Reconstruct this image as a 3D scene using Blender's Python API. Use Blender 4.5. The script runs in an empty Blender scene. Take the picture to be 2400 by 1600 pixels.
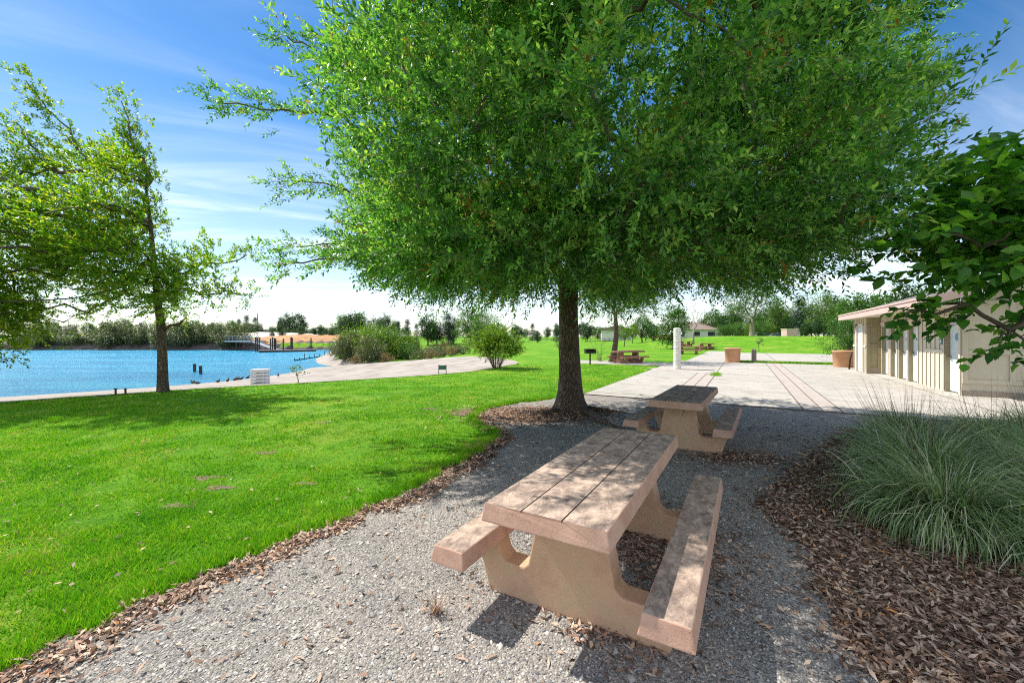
import bpy, bmesh, math, random
import numpy as np
from mathutils import Vector, Matrix
R = math.radians
rng = np.random.default_rng(11)
random.seed(5)
sc = bpy.context.scene
COL = sc.collection

# ------------------------------------------------------------------ camera
CAM_H, F, HOR = 1.67, 960.0, 788.0          # focal length and horizon row for a 2400 px wide picture
cam_d = bpy.data.cameras.new('camera')
cam_d.sensor_width = 36.0
cam_d.lens = 36.0 * F / 2400.0
cam_d.shift_y = -(800.0 - HOR) / 2400.0
cam_d.clip_start = 0.05
cam_d.clip_end = 3000.0
cam = bpy.data.objects.new('camera', cam_d)
COL.objects.link(cam)
cam.location = (0, 0, CAM_H)
cam.rotation_euler = (R(90), 0, 0)
sc.camera = cam

# ------------------------------------------------------------------ sky, sun, exposure
SUN_EL = R(52)
SUN_AZ = math.atan2(-0.88, 0.47)             # clockwise from +Y
SUN = Vector((math.sin(SUN_AZ) * math.cos(SUN_EL), math.cos(SUN_AZ) * math.cos(SUN_EL), math.sin(SUN_EL)))
w = bpy.data.worlds.new('World')
sc.world = w
w.use_nodes = True
nt = w.node_tree
bg = nt.nodes['Background']
sky = nt.nodes.new('ShaderNodeTexSky')
sky.sky_type = 'NISHITA'
sky.sun_disc = False
sky.sun_elevation = SUN_EL
sky.sun_rotation = SUN_AZ % (2 * math.pi)
sky.altitude = 0
sky.air_density = 1.0
sky.dust_density = 0.15
sky.ozone_density = 2.0
hs = nt.nodes.new('ShaderNodeHueSaturation')
hs.inputs['Saturation'].default_value = 1.36
nt.links.new(sky.outputs[0], hs.inputs['Color'])
tc = nt.nodes.new('ShaderNodeTexCoord')
sep = nt.nodes.new('ShaderNodeSeparateXYZ')
nt.links.new(tc.outputs['Generated'], sep.inputs[0])


def wmath(op, a, b=None):
    n = nt.nodes.new('ShaderNodeMath')
    n.operation = op
    for i, v in enumerate((a, b)):
        if v is None:
            continue
        if isinstance(v, (int, float)):
            n.inputs[i].default_value = v
        else:
            nt.links.new(v, n.inputs[i])
    return n.outputs[0]


zz = wmath('ADD', wmath('MAXIMUM', sep.outputs[2], 0.0), 0.10)
cx = wmath('DIVIDE', sep.outputs[0], zz)
cy = wmath('DIVIDE', sep.outputs[1], zz)
comb = nt.nodes.new('ShaderNodeCombineXYZ')
nt.links.new(wmath('ADD', wmath('MULTIPLY', cx, 0.30), wmath('MULTIPLY', cy, 0.16)), comb.inputs[0])
nt.links.new(wmath('SUBTRACT', wmath('MULTIPLY', cy, 1.15), wmath('MULTIPLY', cx, 0.55)), comb.inputs[1])
cn = nt.nodes.new('ShaderNodeTexNoise')
cn.inputs['Scale'].default_value = 1.1
cn.inputs['Detail'].default_value = 7
cn.inputs['Roughness'].default_value = 0.62
cn.inputs['Distortion'].default_value = 0.6
nt.links.new(comb.outputs[0], cn.inputs['Vector'])
cr = nt.nodes.new('ShaderNodeMapRange')
cr.inputs[1].default_value = 0.44
cr.inputs[2].default_value = 0.80
cr.interpolation_type = 'SMOOTHSTEP'
nt.links.new(cn.outputs['Fac'], cr.inputs[0])
# thin cloud grows towards the horizon
hz = nt.nodes.new('ShaderNodeMapRange')
hz.interpolation_type = 'SMOOTHSTEP'
hz.inputs[1].default_value = 0.52
hz.inputs[2].default_value = 0.02
hz.inputs[3].default_value = 0.0
hz.inputs[4].default_value = 0.62
nt.links.new(sep.outputs[2], hz.inputs[0])
cl = wmath('MULTIPLY', cr.outputs[0], wmath('ADD', 0.20, wmath('MULTIPLY', hz.outputs[0], 1.2)))
fac = wmath('MINIMUM', wmath('ADD', cl, wmath('MULTIPLY', hz.outputs[0], 0.55)), 0.95)
# unseen bank of bright thin cloud, added behind the viewer as fill light
bk = nt.nodes.new('ShaderNodeMapRange')
bk.interpolation_type = 'SMOOTHSTEP'
bk.inputs[1].default_value = 0.30
bk.inputs[2].default_value = -0.35
bk.inputs[4].default_value = 0.78
nt.links.new(sep.outputs[1], bk.inputs[0])
fac = wmath('MAXIMUM', fac, wmath('MULTIPLY', bk.outputs[0], wmath('ADD', 0.72, wmath('MULTIPLY', cr.outputs[0], 0.4))))
mx = nt.nodes.new('ShaderNodeMix')
mx.data_type = 'RGBA'
mx.inputs['B'].default_value = (9.0, 9.4, 9.9, 1)
nt.links.new(fac, mx.inputs['Factor'])
nt.links.new(hs.outputs[0], mx.inputs['A'])
nt.links.new(mx.outputs['Result'], bg.inputs['Color'])
bg.inputs['Strength'].default_value = 0.105

sd = bpy.data.lights.new('sun', 'SUN')
sd.energy = 5.0
sd.angle = R(0.55)
sd.color = (1.0, 0.95, 0.86)
sun = bpy.data.objects.new('sun', sd)
COL.objects.link(sun)
sun.rotation_euler = SUN.to_track_quat('Z', 'Y').to_euler()
sun.location = SUN * 60

sc.view_settings.view_transform = 'Standard'
sc.view_settings.look = 'None'
sc.view_settings.exposure = 0.66
sc.view_settings.gamma = 1
sc.view_settings.use_curve_mapping = False
sc.render.engine = 'CYCLES'
sc.cycles.max_bounces = 7
sc.cycles.diffuse_bounces = 4
sc.cycles.glossy_bounces = 3
sc.cycles.transmission_bounces = 4
sc.cycles.use_denoising = False
sc.cycles.pixel_filter_type = 'BLACKMAN_HARRIS'
sc.cycles.filter_width = 1.1
sc.cycles.sample_clamp_indirect = 6


# ------------------------------------------------------------------ helpers
def tag(o, label=None, cat=None, group=None, kind=None):
    if label:
        o['label'] = label
    if cat:
        o['category'] = cat
    if group:
        o['group'] = group
    if kind:
        o['kind'] = kind
    return o


def empty(name, loc=(0, 0, 0), rz=0.0, label=None, cat=None, group=None):
    o = bpy.data.objects.new(name, None)
    COL.objects.link(o)
    o.location = loc
    o.rotation_euler = (0, 0, rz)
    o.empty_display_size = 0.2
    return tag(o, label, cat, group)


def link_mesh(name, me, mat=None, parent=None, smooth=False):
    o = bpy.data.objects.new(name, me)
    COL.objects.link(o)
    if mat is not None:
        for m in (mat if isinstance(mat, (list, tuple)) else [mat]):
            me.materials.append(m)
    if parent is not None:
        o.parent = parent
    if smooth:
        me.polygons.foreach_set('use_smooth', np.ones(len(me.polygons), dtype=bool))
    return o


def poly_mesh(name, V, k):
    """V: (n,k,3) separate polygons of k corners"""
    V = np.ascontiguousarray(V, dtype=np.float32).reshape(-1, 3)
    n = len(V) // k
    me = bpy.data.meshes.new(name)
    me.vertices.add(len(V))
    me.vertices.foreach_set('co', V.ravel())
    me.loops.add(n * k)
    me.loops.foreach_set('vertex_index', np.arange(n * k, dtype=np.int32))
    me.polygons.add(n)
    me.polygons.foreach_set('loop_start', np.arange(0, n * k, k, dtype=np.int32))
    me.update(calc_edges=True)
    return me


class MB:
    """collects shapes that make ONE mesh"""
    def __init__(self):
        self.v, self.f, self.m = [], [], []

    def add(self, vs, fs, mi=0):
        b = len(self.v)
        self.v += [tuple(p) for p in vs]
        self.f += [tuple(b + i for i in f) for f in fs]
        self.m += [mi] * len(fs)

    def box(self, c, s, rz=0.0, mi=0, M=None):
        hx, hy, hz = s[0] / 2, s[1] / 2, s[2] / 2
        M = M or (Matrix.Translation(Vector(c)) @ Matrix.Rotation(rz, 4, 'Z'))
        vs = [M @ Vector((x * hx, y * hy, z * hz)) for z in (-1, 1) for x, y in ((-1, -1), (1, -1), (1, 1), (-1, 1))]
        self.add(vs, [(3, 2, 1, 0), (4, 5, 6, 7), (0, 1, 5, 4), (1, 2, 6, 5), (2, 3, 7, 6), (3, 0, 4, 7)], mi)

    def tube(self, pts, rad, n=8, caps=True, mi=0):
        pts = [Vector(p) for p in pts]
        if not isinstance(rad, (list, tuple)):
            rad = [rad] * len(pts)
        rings = []
        ref = Vector((0.123, 1, 0.2)).normalized()
        for i, p in enumerate(pts):
            a = pts[max(i - 1, 0)]
            b = pts[min(i + 1, len(pts) - 1)]
            d = (b - a).normalized()
            x = d.cross(ref)
            if x.length < 1e-3:
                x = d.cross(Vector((1, 0, 0)))
            x.normalize()
            y = d.cross(x)
            rings.append([p + (x * math.cos(2 * math.pi * k / n) + y * math.sin(2 * math.pi * k / n)) * rad[i] for k in range(n)])
        vs = [q for r in rings for q in r]
        fs = []
        for i in range(len(pts) - 1):
            for k in range(n):
                fs.append((i * n + k, i * n + (k + 1) % n, (i + 1) * n + (k + 1) % n, (i + 1) * n + k))
        if caps:
            fs.append(tuple(range(n - 1, -1, -1)))
            fs.append(tuple((len(pts) - 1) * n + k for k in range(n)))
        self.add(vs, fs, mi)

    def lathe(self, prof, n=24, c=(0, 0, 0), caps=True, mi=0):
        vs = [(c[0] + r * math.cos(2 * math.pi * k / n), c[1] + r * math.sin(2 * math.pi * k / n), c[2] + z) for r, z in prof for k in range(n)]
        fs = []
        for i in range(len(prof) - 1):
            for k in range(n):
                fs.append((i * n + k, i * n + (k + 1) % n, (i + 1) * n + (k + 1) % n, (i + 1) * n + k))
        if caps:
            fs.append(tuple(range(n - 1, -1, -1)))
            fs.append(tuple((len(prof) - 1) * n + k for k in range(n)))
        self.add(vs, fs, mi)

    def prism(self, poly, y0, y1, axis='y', mi=0):
        """poly of (a,b) extruded along axis"""
        def P(a, b, t):
            return {'y': (a, t, b), 'x': (t, a, b), 'z': (a, b, t)}[axis]
        n = len(poly)
        vs = [P(a, b, y0) for a, b in poly] + [P(a, b, y1) for a, b in poly]
        fs = [tuple(range(n)), tuple(range(2 * n - 1, n - 1, -1))]
        for i in range(n):
            j = (i + 1) % n
            fs.append((j, i, n + i, n + j))
        self.add(vs, fs, mi)

    def build(self, name, mat, parent=None, smooth=False, bevel=0.0, seg=2, ang=35):
        me = bpy.data.meshes.new(name)
        me.from_pydata(self.v, [], self.f)
        o = link_mesh(name, me, mat, parent, smooth)
        if any(self.m):
            me.polygons.foreach_set('material_index', np.array(self.m, dtype=np.int32))
        bm = bmesh.new()
        bm.from_mesh(me)
        bmesh.ops.recalc_face_normals(bm, faces=bm.faces)
        if bevel:
            es = [e for e in bm.edges if len(e.link_faces) == 2 and e.calc_face_angle(0) > R(ang)]
            bmesh.ops.bevel(bm, geom=es, offset=bevel, segments=seg, affect='EDGES', profile=0.6, clamp_overlap=True)
        bm.to_mesh(me)
        bm.free()
        me.update()
        return o


def copy_tree(o, parent=None):
    c = o.copy()
    COL.objects.link(c)
    if parent is not None:
        c.parent = parent
    for ch in list(o.children):
        copy_tree(ch, c)
    return c


def G(px, py, z=0.0, k=2400 / 2352):
    """ground point seen at a place of the photograph (2352 px wide view of it)"""
    px, py = px * k, py * k
    Y = (CAM_H - z) * F / (py - HOR)
    return ((px - 1200) / F * Y, Y)


def at(px, Y, k=1.0):
    return (px * k - 1200) / F * Y


def zat(py, Y, k=1.0):
    return CAM_H + (HOR - py * k) / F * Y


def inpoly(P, poly):
    x, y = P[:, 0], P[:, 1]
    r = np.zeros(len(P), bool)
    n = len(poly)
    for i in range(n):
        x0, y0 = poly[i]
        x1, y1 = poly[(i + 1) % n]
        if y0 == y1:
            continue
        c = ((y0 > y) != (y1 > y)) & (x < (x1 - x0) * (y - y0) / (y1 - y0) + x0)
        r ^= c
    return r


def dpoly(P, poly, closed=True):
    d = np.full(len(P), 1e9)
    n = len(poly)
    for i in range(n if closed else n - 1):
        a = np.array(poly[i], float)
        b = np.array(poly[(i + 1) % n], float)
        ab = b - a
        t = np.clip(((P - a) @ ab) / max(ab @ ab, 1e-9), 0, 1)
        d = np.minimum(d, np.hypot(*(P - (a + t[:, None] * ab)).T))
    return d


def smooth(a, b, x):
    t = np.clip((x - a) / (b - a), 0, 1)
    return t * t * (3 - 2 * t)


def wob(poly, step=0.12, amp=0.06, seed=1, closed=True):
    """resample an outline and roughen it"""
    r = np.random.default_rng(seed)
    out = []
    n = len(poly)
    for i in range(n if closed else n - 1):
        a, b = np.array(poly[i], float), np.array(poly[(i + 1) % n], float)
        L = np.hypot(*(b - a))
        m = max(1, int(L / step)) if L < 30 else 1
        for k in range(m):
            p = a + (b - a) * k / m
            if m > 1:
                p = p + r.normal(0, amp, 2)
            out.append(tuple(p))
    return out


# ------------------------------------------------------------------ materials
def new_mat(name):
    m = bpy.data.materials.new(name)
    m.use_nodes = True
    return m, m.node_tree, m.node_tree.nodes['Principled BSDF']


def noise(nt, scale, detail=5, rough=0.6, vec=None, dist=0.0):
    n = nt.nodes.new('ShaderNodeTexNoise')
    n.inputs['Scale'].default_value = scale
    n.inputs['Detail'].default_value = detail
    n.inputs['Roughness'].default_value = rough
    n.inputs['Distortion'].default_value = dist
    if vec is not None:
        nt.links.new(vec, n.inputs['Vector'])
    return n.outputs['Fac']


def ramp(nt, fac, stops):
    r = nt.nodes.new('ShaderNodeValToRGB')
    e = r.color_ramp.elements
    while len(e) < len(stops):
        e.new(0.5)
    for i, (p, c) in enumerate(stops):
        e[i].position = p
        e[i].color = (*c, 1)
    nt.links.new(fac, r.inputs[0])
    return r.outputs[0]


def mix(nt, fac, a, b, mode='MIX'):
    m = nt.nodes.new('ShaderNodeMix')
    m.data_type = 'RGBA'
    m.blend_type = mode
    for key, v in (('Factor', fac), ('A', a), ('B', b)):
        if isinstance(v, (int, float)):
            m.inputs[key].default_value = v
        elif isinstance(v, tuple):
            m.inputs[key].default_value = (*v, 1)
        else:
            nt.links.new(v, m.inputs[key])
    return m.outputs['Result']


def bump(nt, bs, h, strength=0.4, dist=0.01):
    b = nt.nodes.new('ShaderNodeBump')
    b.inputs['Strength'].default_value = strength
    b.inputs['Distance'].default_value = dist
    nt.links.new(h, b.inputs['Height'])
    nt.links.new(b.outputs[0], bs.inputs['Normal'])


def coords(nt, kind='Object', scale=(1, 1, 1)):
    t = nt.nodes.new('ShaderNodeTexCoord')
    m = nt.nodes.new('ShaderNodeMapping')
    m.inputs['Scale'].default_value = scale
    nt.links.new(t.outputs[kind], m.inputs[0])
    return m.outputs[0]


def pm(name, stops, scale=6, rough=0.8, bs_=0.3, bd=0.005, bscale=60, sc3=(1, 1, 1), spec=0.3):
    m, t, b = new_mat(name)
    v = coords(t, 'Object', sc3)
    c = ramp(t, noise(t, scale, 8, 0.65, v), stops)
    t.links.new(c, b.inputs['Base Color'])
    b.inputs['Roughness'].default_value = rough
    b.inputs['Specular IOR Level'].default_value = spec
    if bs_:
        bump(t, b, noise(t, bscale, 6, 0.6, v), bs_, bd)
    return m


def plain(name, c, rough=0.5, metal=0.0, var=0.15):
    lo = tuple(x * (1 - var) for x in c)
    hi = tuple(min(1, x * (1 + var)) for x in c)
    m = pm(name, [(0.3, lo), (0.7, hi)], 3, rough, 0.1, 0.002, 40)
    m.node_tree.nodes['Principled BSDF'].inputs['Metallic'].default_value = metal
    return m


def leaf_mat(name, stops, trans=0.35, rough=0.45, tcol=None, spec=0.35, pn=None):
    m, t, b = new_mat(name)
    g = t.nodes.new('ShaderNodeNewGeometry')
    fac_ = g.outputs['Random Per Island']
    if pn:
        # neighbouring leaves are alike: a slow noise shifts the colour
        mr = t.nodes.new('ShaderNodeMapRange')
        mr.inputs[1].default_value = 0.32
        mr.inputs[2].default_value = 0.68
        mr.inputs[3].default_value = -pn[1]
        mr.inputs[4].default_value = pn[1]
        t.links.new(noise(t, pn[0], 3, 0.6, coords(t)), mr.inputs[0])
        a_ = t.nodes.new('ShaderNodeMath')
        a_.operation = 'MULTIPLY_ADD'
        a_.use_clamp = True
        a_.inputs[1].default_value = 1 - pn[1]
        t.links.new(fac_, a_.inputs[0])
        a2 = t.nodes.new('ShaderNodeMath')
        a2.operation = 'ADD'
        a2.inputs[1].default_value = pn[1] * .5
        t.links.new(mr.outputs[0], a2.inputs[0])
        t.links.new(a2.outputs[0], a_.inputs[2])
        fac_ = a_.outputs[0]
    c = ramp(t, fac_, stops)
    t.links.new(c, b.inputs['Base Color'])
    b.inputs['Roughness'].default_value = rough
    b.inputs['Specular IOR Level'].default_value = spec
    tr = t.nodes.new('ShaderNodeBsdfTranslucent')
    tm = mix(t, 1.0, c, tcol or (1.5, 1.6, 0.5), 'MULTIPLY')
    t.links.new(tm, tr.inputs[0])
    ms = t.nodes.new('ShaderNodeMixShader')
    ms.inputs[0].default_value = trans
    t.links.new(b.outputs[0], ms.inputs[1])
    t.links.new(tr.outputs[0], ms.inputs[2])
    t.links.new(ms.outputs[0], t.nodes['Material Output'].inputs[0])
    return m


M = {}
# lawn soil and grass
m, t, b = new_mat('lawn')
v = coords(t)
c1 = ramp(t, noise(t, 0.35, 6, 0.6, v), [(0.3, (0.09, 0.26, 0.012)), (0.5, (0.14, 0.33, 0.014)), (0.68, (0.27, 0.37, 0.04))])
c2 = ramp(t, noise(t, 9, 8, 0.75, v), [(0.25, (0.45, 0.5, 0.4)), (0.6, (1, 1, 1))])
c3 = mix(t, 1.0, mix(t, 1.0, c1, c2, 'MULTIPLY'), ramp(t, noise(t, 1.4, 5, 0.65, v), [(0.3, (0.68, 0.74, 0.6)), (0.55, (1, 1, 1)), (0.75, (1.12, 1.05, 1.1))]), 'MULTIPLY')
t.links.new(c3, b.inputs['Base Color'])
b.inputs['Roughness'].default_value = 0.9
b.inputs['Specular IOR Level'].default_value = 0.1
bump(t, b, noise(t, 45, 6, 0.7, v), 0.9, 0.04)
M['lawn'] = m
M['grass'] = leaf_mat('grass_blade', [(0.0, (0.05, 0.20, 0.006)), (0.35, (0.115, 0.33, 0.010)), (0.65, (0.21, 0.42, 0.018)), (0.85, (0.36, 0.45, 0.045)), (1.0, (0.55, 0.45, 0.19))], 0.35, 0.6, (1.2, 1.35, 0.5), 0.15, (1.1, 0.28))
# gravel
m, t, b = new_mat('gravel')
v = coords(t)
vo = t.nodes.new('ShaderNodeTexVoronoi')
vo.inputs['Scale'].default_value = 75
vo.inputs['Randomness'].default_value = 1
t.links.new(v, vo.inputs['Vector'])
c = ramp(t, vo.outputs['Color'], [(0.0, (0.13, 0.12, 0.113)), (0.45, (0.315, 0.292, 0.27)), (1.0, (0.49, 0.455, 0.42))])
patch = ramp(t, noise(t, 1.6, 6, 0.7, v, 0.4), [(0.32, (0.68, 0.68, 0.70)), (0.5, (0.95, 0.93, 0.90)), (0.62, (1.05, 1.0, 0.94)), (0.72, (1.35, 1.27, 1.16))])
t.links.new(mix(t, 1.0, c, patch, 'MULTIPLY'), b.inputs['Base Color'])
b.inputs['Roughness'].default_value = 0.95
b.inputs['Specular IOR Level'].default_value = 0.1
ad = t.nodes.new('ShaderNodeMath')
ad.operation = 'MULTIPLY_ADD'
ad.inputs[1].default_value = -1.2
t.links.new(vo.outputs['Distance'], ad.inputs[0])
t.links.new(noise(t, 140, 5, 0.7, v), ad.inputs[2])
bump(t, b, ad.outputs[0], 0.9, 0.012)
M['gravel'] = m
M['stone'] = leaf_mat('pebble', [(0, (0.13, 0.13, 0.135)), (0.3, (0.26, 0.25, 0.24)), (0.7, (0.40, 0.38, 0.35)), (0.93, (0.47, 0.43, 0.38)), (1, (0.6, 0.57, 0.54))], 0.0, 0.9, None, 0.1)
M['litter'] = leaf_mat('dry_leaf', [(0, (0.07, 0.04, 0.028)), (0.3, (0.21, 0.125, 0.085)), (0.65, (0.42, 0.285, 0.205)), (0.93, (0.62, 0.48, 0.37)), (1, (0.50, 0.2, 0.06))], 0.1, 0.75, (1.2, 1, 0.8), 0.2)
M['mulch'] = pm('mulch_soil', [(0.3, (0.05, 0.032, 0.022)), (0.55, (0.11, 0.07, 0.045)), (0.75, (0.19, 0.125, 0.08))], 14, 0.95, 1.0, 0.02, 40)
M['earth'] = pm('bare_earth', [(0.3, (0.10, 0.065, 0.042)), (0.7, (0.23, 0.16, 0.11))], 10, 0.95, 0.9, 0.01, 50)
# concrete of the tables: pink sides, weathered grey brown on faces that look up
m, t, b = new_mat('pink_concrete')
v = coords(t)
v2 = coords(t, 'Object', (1, 1, 1))
pink = ramp(t, noise(t, 7, 8, 0.7, v), [(0.3, (0.42, 0.245, 0.175)), (0.55, (0.54, 0.335, 0.25)), (0.75, (0.58, 0.40, 0.30))])
wv = coords(t, 'Object', (4.5, 2.4, 4.5))
stain = ramp(t, noise(t, 3.2, 12, 0.78, wv, 0.5), [(0.36, (0.11, 0.085, 0.07)), (0.47, (0.25, 0.19, 0.155)), (0.57, (0.41, 0.31, 0.245)), (0.68, (0.56, 0.43, 0.33))])
blot = ramp(t, noise(t, 2.6, 8, 0.7, v, 0.6), [(0.53, (0, 0, 0)), (0.68, (1, 1, 1))])
ge = t.nodes.new('ShaderNodeNewGeometry')
sx = t.nodes.new('ShaderNodeSeparateXYZ')
t.links.new(ge.outputs['True Normal'], sx.inputs[0])
up = t.nodes.new('ShaderNodeMapRange')
up.inputs[1].default_value = 0.75
up.inputs[2].default_value = 0.97
up.inputs[3].default_value = 0.0
up.inputs[4].default_value = 0.95
t.links.new(sx.outputs[2], up.inputs[0])
stain2 = mix(t, mix(t, 1.0, blot, (0.7, 0.7, 0.7), 'MULTIPLY'), stain, (0.62, 0.47, 0.36))
col = mix(t, up.outputs[0], pink, stain2)
spk = ramp(t, noise(t, 26, 9, 0.8, v), [(0.33, (0.35, 0.33, 0.3)), (0.43, (1, 1, 1))])
col = mix(t, 0.8, col, spk, 'MULTIPLY')
t.links.new(col, b.inputs['Base Color'])
b.inputs['Roughness'].default_value = 0.88
b.inputs['Specular IOR Level'].default_value = 0.2
bump(t, b, noise(t, 90, 6, 0.7, v), 0.5, 0.004)
M['pink'] = m
M['pinkleg'] = pm('tan_concrete', [(0.3, (0.46, 0.28, 0.18)), (0.5, (0.56, 0.36, 0.23)), (0.7, (0.46, 0.35, 0.22))], 5, 0.9, 0.3, 0.003, 70)
M['browntable'] = pm('brown_concrete', [(0.3, (0.22, 0.105, 0.065)), (0.7, (0.34, 0.19, 0.13))], 5, 0.9, 0.4, 0.004, 90)
# paving
m, t, b = new_mat('paving_concrete')
v = coords(t)
br = t.nodes.new('ShaderNodeTexBrick')
br.inputs['Scale'].default_value = 1.0
br.offset = 0.0
br.inputs['Brick Width'].default_value = 2.92
br.inputs['Row Height'].default_value = 3.05
br.inputs['Mortar Size'].default_value = 0.022
br.inputs['Mortar Smooth'].default_value = 0.1
br.inputs['Color1'].default_value = (0.43, 0.395, 0.35, 1)
br.inputs['Color2'].default_value = (0.385, 0.36, 0.32, 1)
br.inputs['Mortar'].default_value = (0.16, 0.13, 0.10, 1)
t.links.new(v, br.inputs['Vector'])
sv = ramp(t, noise(t, 1.3, 9, 0.7, v), [(0.3, (0.72, 0.70, 0.67)), (0.5, (0.95, 0.95, 0.94)), (0.75, (1.06, 1.05, 1.03))])
sp = ramp(t, noise(t, 4.5, 10, 0.8, v), [(0.33, (0.42, 0.37, 0.31)), (0.42, (1, 1, 1))])
cc = mix(t, 1.0, mix(t, 1.0, br.outputs['Color'], sv, 'MULTIPLY'), sp, 'MULTIPLY')
t.links.new(cc, b.inputs['Base Color'])
b.inputs['Roughness'].default_value = 0.9
b.inputs['Specular IOR Level'].default_value = 0.15
bump(t, b, noise(t, 120, 5, 0.7, v), 0.3, 0.003)
M['paving'] = m
M['band'] = pm('paving_band', [(0.3, (0.36, 0.305, 0.265)), (0.7, (0.42, 0.365, 0.325))], 2, 0.9, 0.3, 0.003, 120)
M['joint'] = plain('paving_joint', (0.13, 0.10, 0.08), 0.95)
m, t, b = new_mat('sand')
v = coords(t)
c = ramp(t, noise(t, 0.5, 9, 0.72, v), [(0.28, (0.22, 0.19, 0.16)), (0.45, (0.33, 0.29, 0.25)), (0.65, (0.41, 0.365, 0.32))])
ww = t.nodes.new('ShaderNodeTexWave')
ww.inputs['Scale'].default_value = 0.35
ww.inputs['Distortion'].default_value = 14
ww.inputs['Detail'].default_value = 4
ww.inputs['Detail Scale'].default_value = 0.8
t.links.new(coords(t, 'Object', (0.35, 1, 1)), ww.inputs['Vector'])
c = mix(t, 1.0, c, ramp(t, ww.outputs['Fac'], [(0.0, (0.80, 0.79, 0.78)), (0.35, (1, 1, 1))]), 'MULTIPLY')
t.links.new(c, b.inputs['Base Color'])
b.inputs['Roughness'].default_value = 0.95
b.inputs['Specular IOR Level'].default_value = 0.1
bump(t, b, noise(t, 5, 8, 0.7, v), 0.7, 0.05)
M['sand'] = m
# water
m, t, b = new_mat('lake_water')
v = coords(t, 'Object', (1, 1, 1))
wc = ramp(t, noise(t, 0.09, 8, 0.75, coords(t, 'Object', (0.5, 2.2, 1))), [(0.34, (0.004, 0.20, 0.40)), (0.5, (0.010, 0.33, 0.55)), (0.62, (0.03, 0.42, 0.62)), (0.72, (0.22, 0.56, 0.70))])
t.links.new(wc, b.inputs['Base Color'])
b.inputs['Roughness'].default_value = 0.30
b.inputs['Specular IOR Level'].default_value = 0.22
bump(t, b, noise(t, 1.1, 9, 0.75, coords(t, 'Object', (0.8, 1.3, 1))), 1.0, 0.9)
M['water'] = m
M['bark'] = None
m, t, b = new_mat('bark')
v = coords(t, 'Object', (1, 1, 0.22))
vo = t.nodes.new('ShaderNodeTexVoronoi')
vo.feature = 'DISTANCE_TO_EDGE'
vo.inputs['Scale'].default_value = 26
nv = t.nodes.new('ShaderNodeVectorMath')
nv.operation = 'ADD'
nn = t.nodes.new('ShaderNodeTexNoise')
nn.inputs['Scale'].default_value = 9
nn.inputs['Detail'].default_value = 4
t.links.new(v, nn.inputs['Vector'])
sm = t.nodes.new('ShaderNodeVectorMath')
sm.operation = 'SCALE'
sm.inputs['Scale'].default_value = 0.09
t.links.new(nn.outputs['Color'], sm.inputs[0])
t.links.new(v, nv.inputs[0])
t.links.new(sm.outputs[0], nv.inputs[1])
t.links.new(nv.outputs[0], vo.inputs['Vector'])
c = ramp(t, vo.outputs['Distance'], [(0.0, (0.035, 0.024, 0.017)), (0.12, (0.12, 0.082, 0.058)), (0.4, (0.24, 0.175, 0.13))])
c = mix(t, 0.8, c, ramp(t, noise(t, 3, 6, 0.6, coords(t)), [(0.3, (0.6, 0.58, 0.55)), (0.7, (1.15, 1.1, 1.05))]), 'MULTIPLY')
t.links.new(c, b.inputs['Base Color'])
b.inputs['Roughness'].default_value = 0.95
bump(t, b, vo.outputs['Distance'], 1.0, 0.03)
M['bark'] = m
M['branch'] = pm('branch_bark', [(0.3, (0.075, 0.055, 0.042)), (0.7, (0.16, 0.12, 0.095))], 8, 0.9, 0.6, 0.004, 50, (1, 1, 0.4))
M['twig'] = pm('pale_twig', [(0.3, (0.20, 0.16, 0.12)), (0.7, (0.34, 0.29, 0.22))], 8, 0.9, 0.2, 0.002, 50)
M['leaf_big'] = leaf_mat('oak_leaf', [(0.0, (0.018, 0.075, 0.018)), (0.3, (0.06, 0.19, 0.038)), (0.58, (0.15, 0.35, 0.065)), (0.90, (0.38, 0.55, 0.13)), (0.994, (0.34, 0.46, 0.09)), (1.0, (0.36, 0.14, 0.03))], 0.45, 0.42, (1.4, 1.5, 0.6), 0.45, (2.2, 0.34))
M['leaf_yellow'] = leaf_mat('yellow_green_leaf', [(0.0, (0.035, 0.12, 0.012)), (0.35, (0.11, 0.26, 0.020)), (0.75, (0.23, 0.37, 0.03)), (1.0, (0.46, 0.43, 0.05))], 0.5, 0.45, (1.6, 1.6, 0.4))
M['leaf_broad'] = leaf_mat('broad_leaf', [(0.0, (0.03, 0.11, 0.024)), (0.5, (0.085, 0.235, 0.04)), (0.85, (0.17, 0.36, 0.055)), (1.0, (0.26, 0.44, 0.07))], 0.5, 0.40, (1.3, 1.6, 0.4), 0.45)
M['leaf_mid'] = leaf_mat('mid_green_leaf', [(0.0, (0.022, 0.075, 0.014)), (0.5, (0.05, 0.135, 0.020)), (1.0, (0.11, 0.20, 0.035))], 0.3)
M['leaf_dark'] = leaf_mat('dark_green_leaf', [(0.0, (0.012, 0.040, 0.014)), (0.5, (0.028, 0.075, 0.018)), (1.0, (0.06, 0.12, 0.03))], 0.2)
M['leaf_pale'] = leaf_mat('pale_green_leaf', [(0.0, (0.045, 0.10, 0.03)), (0.5, (0.10, 0.18, 0.05)), (1.0, (0.19, 0.26, 0.09))], 0.35)
M['leaf_olive'] = leaf_mat('olive_leaf', [(0.0, (0.035, 0.055, 0.022)), (0.5, (0.085, 0.12, 0.045)), (0.85, (0.15, 0.17, 0.07)), (1.0, (0.24, 0.21, 0.11))], 0.25)
M['leaf_lime'] = leaf_mat('lime_leaf', [(0.0, (0.045, 0.12, 0.012)), (0.5, (0.115, 0.22, 0.018)), (1.0, (0.24, 0.30, 0.03))], 0.4)
M['leaf_conifer'] = leaf_mat('conifer_needle', [(0.0, (0.010, 0.030, 0.020)), (0.5, (0.020, 0.055, 0.030)), (1.0, (0.04, 0.085, 0.04))], 0.1)
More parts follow.
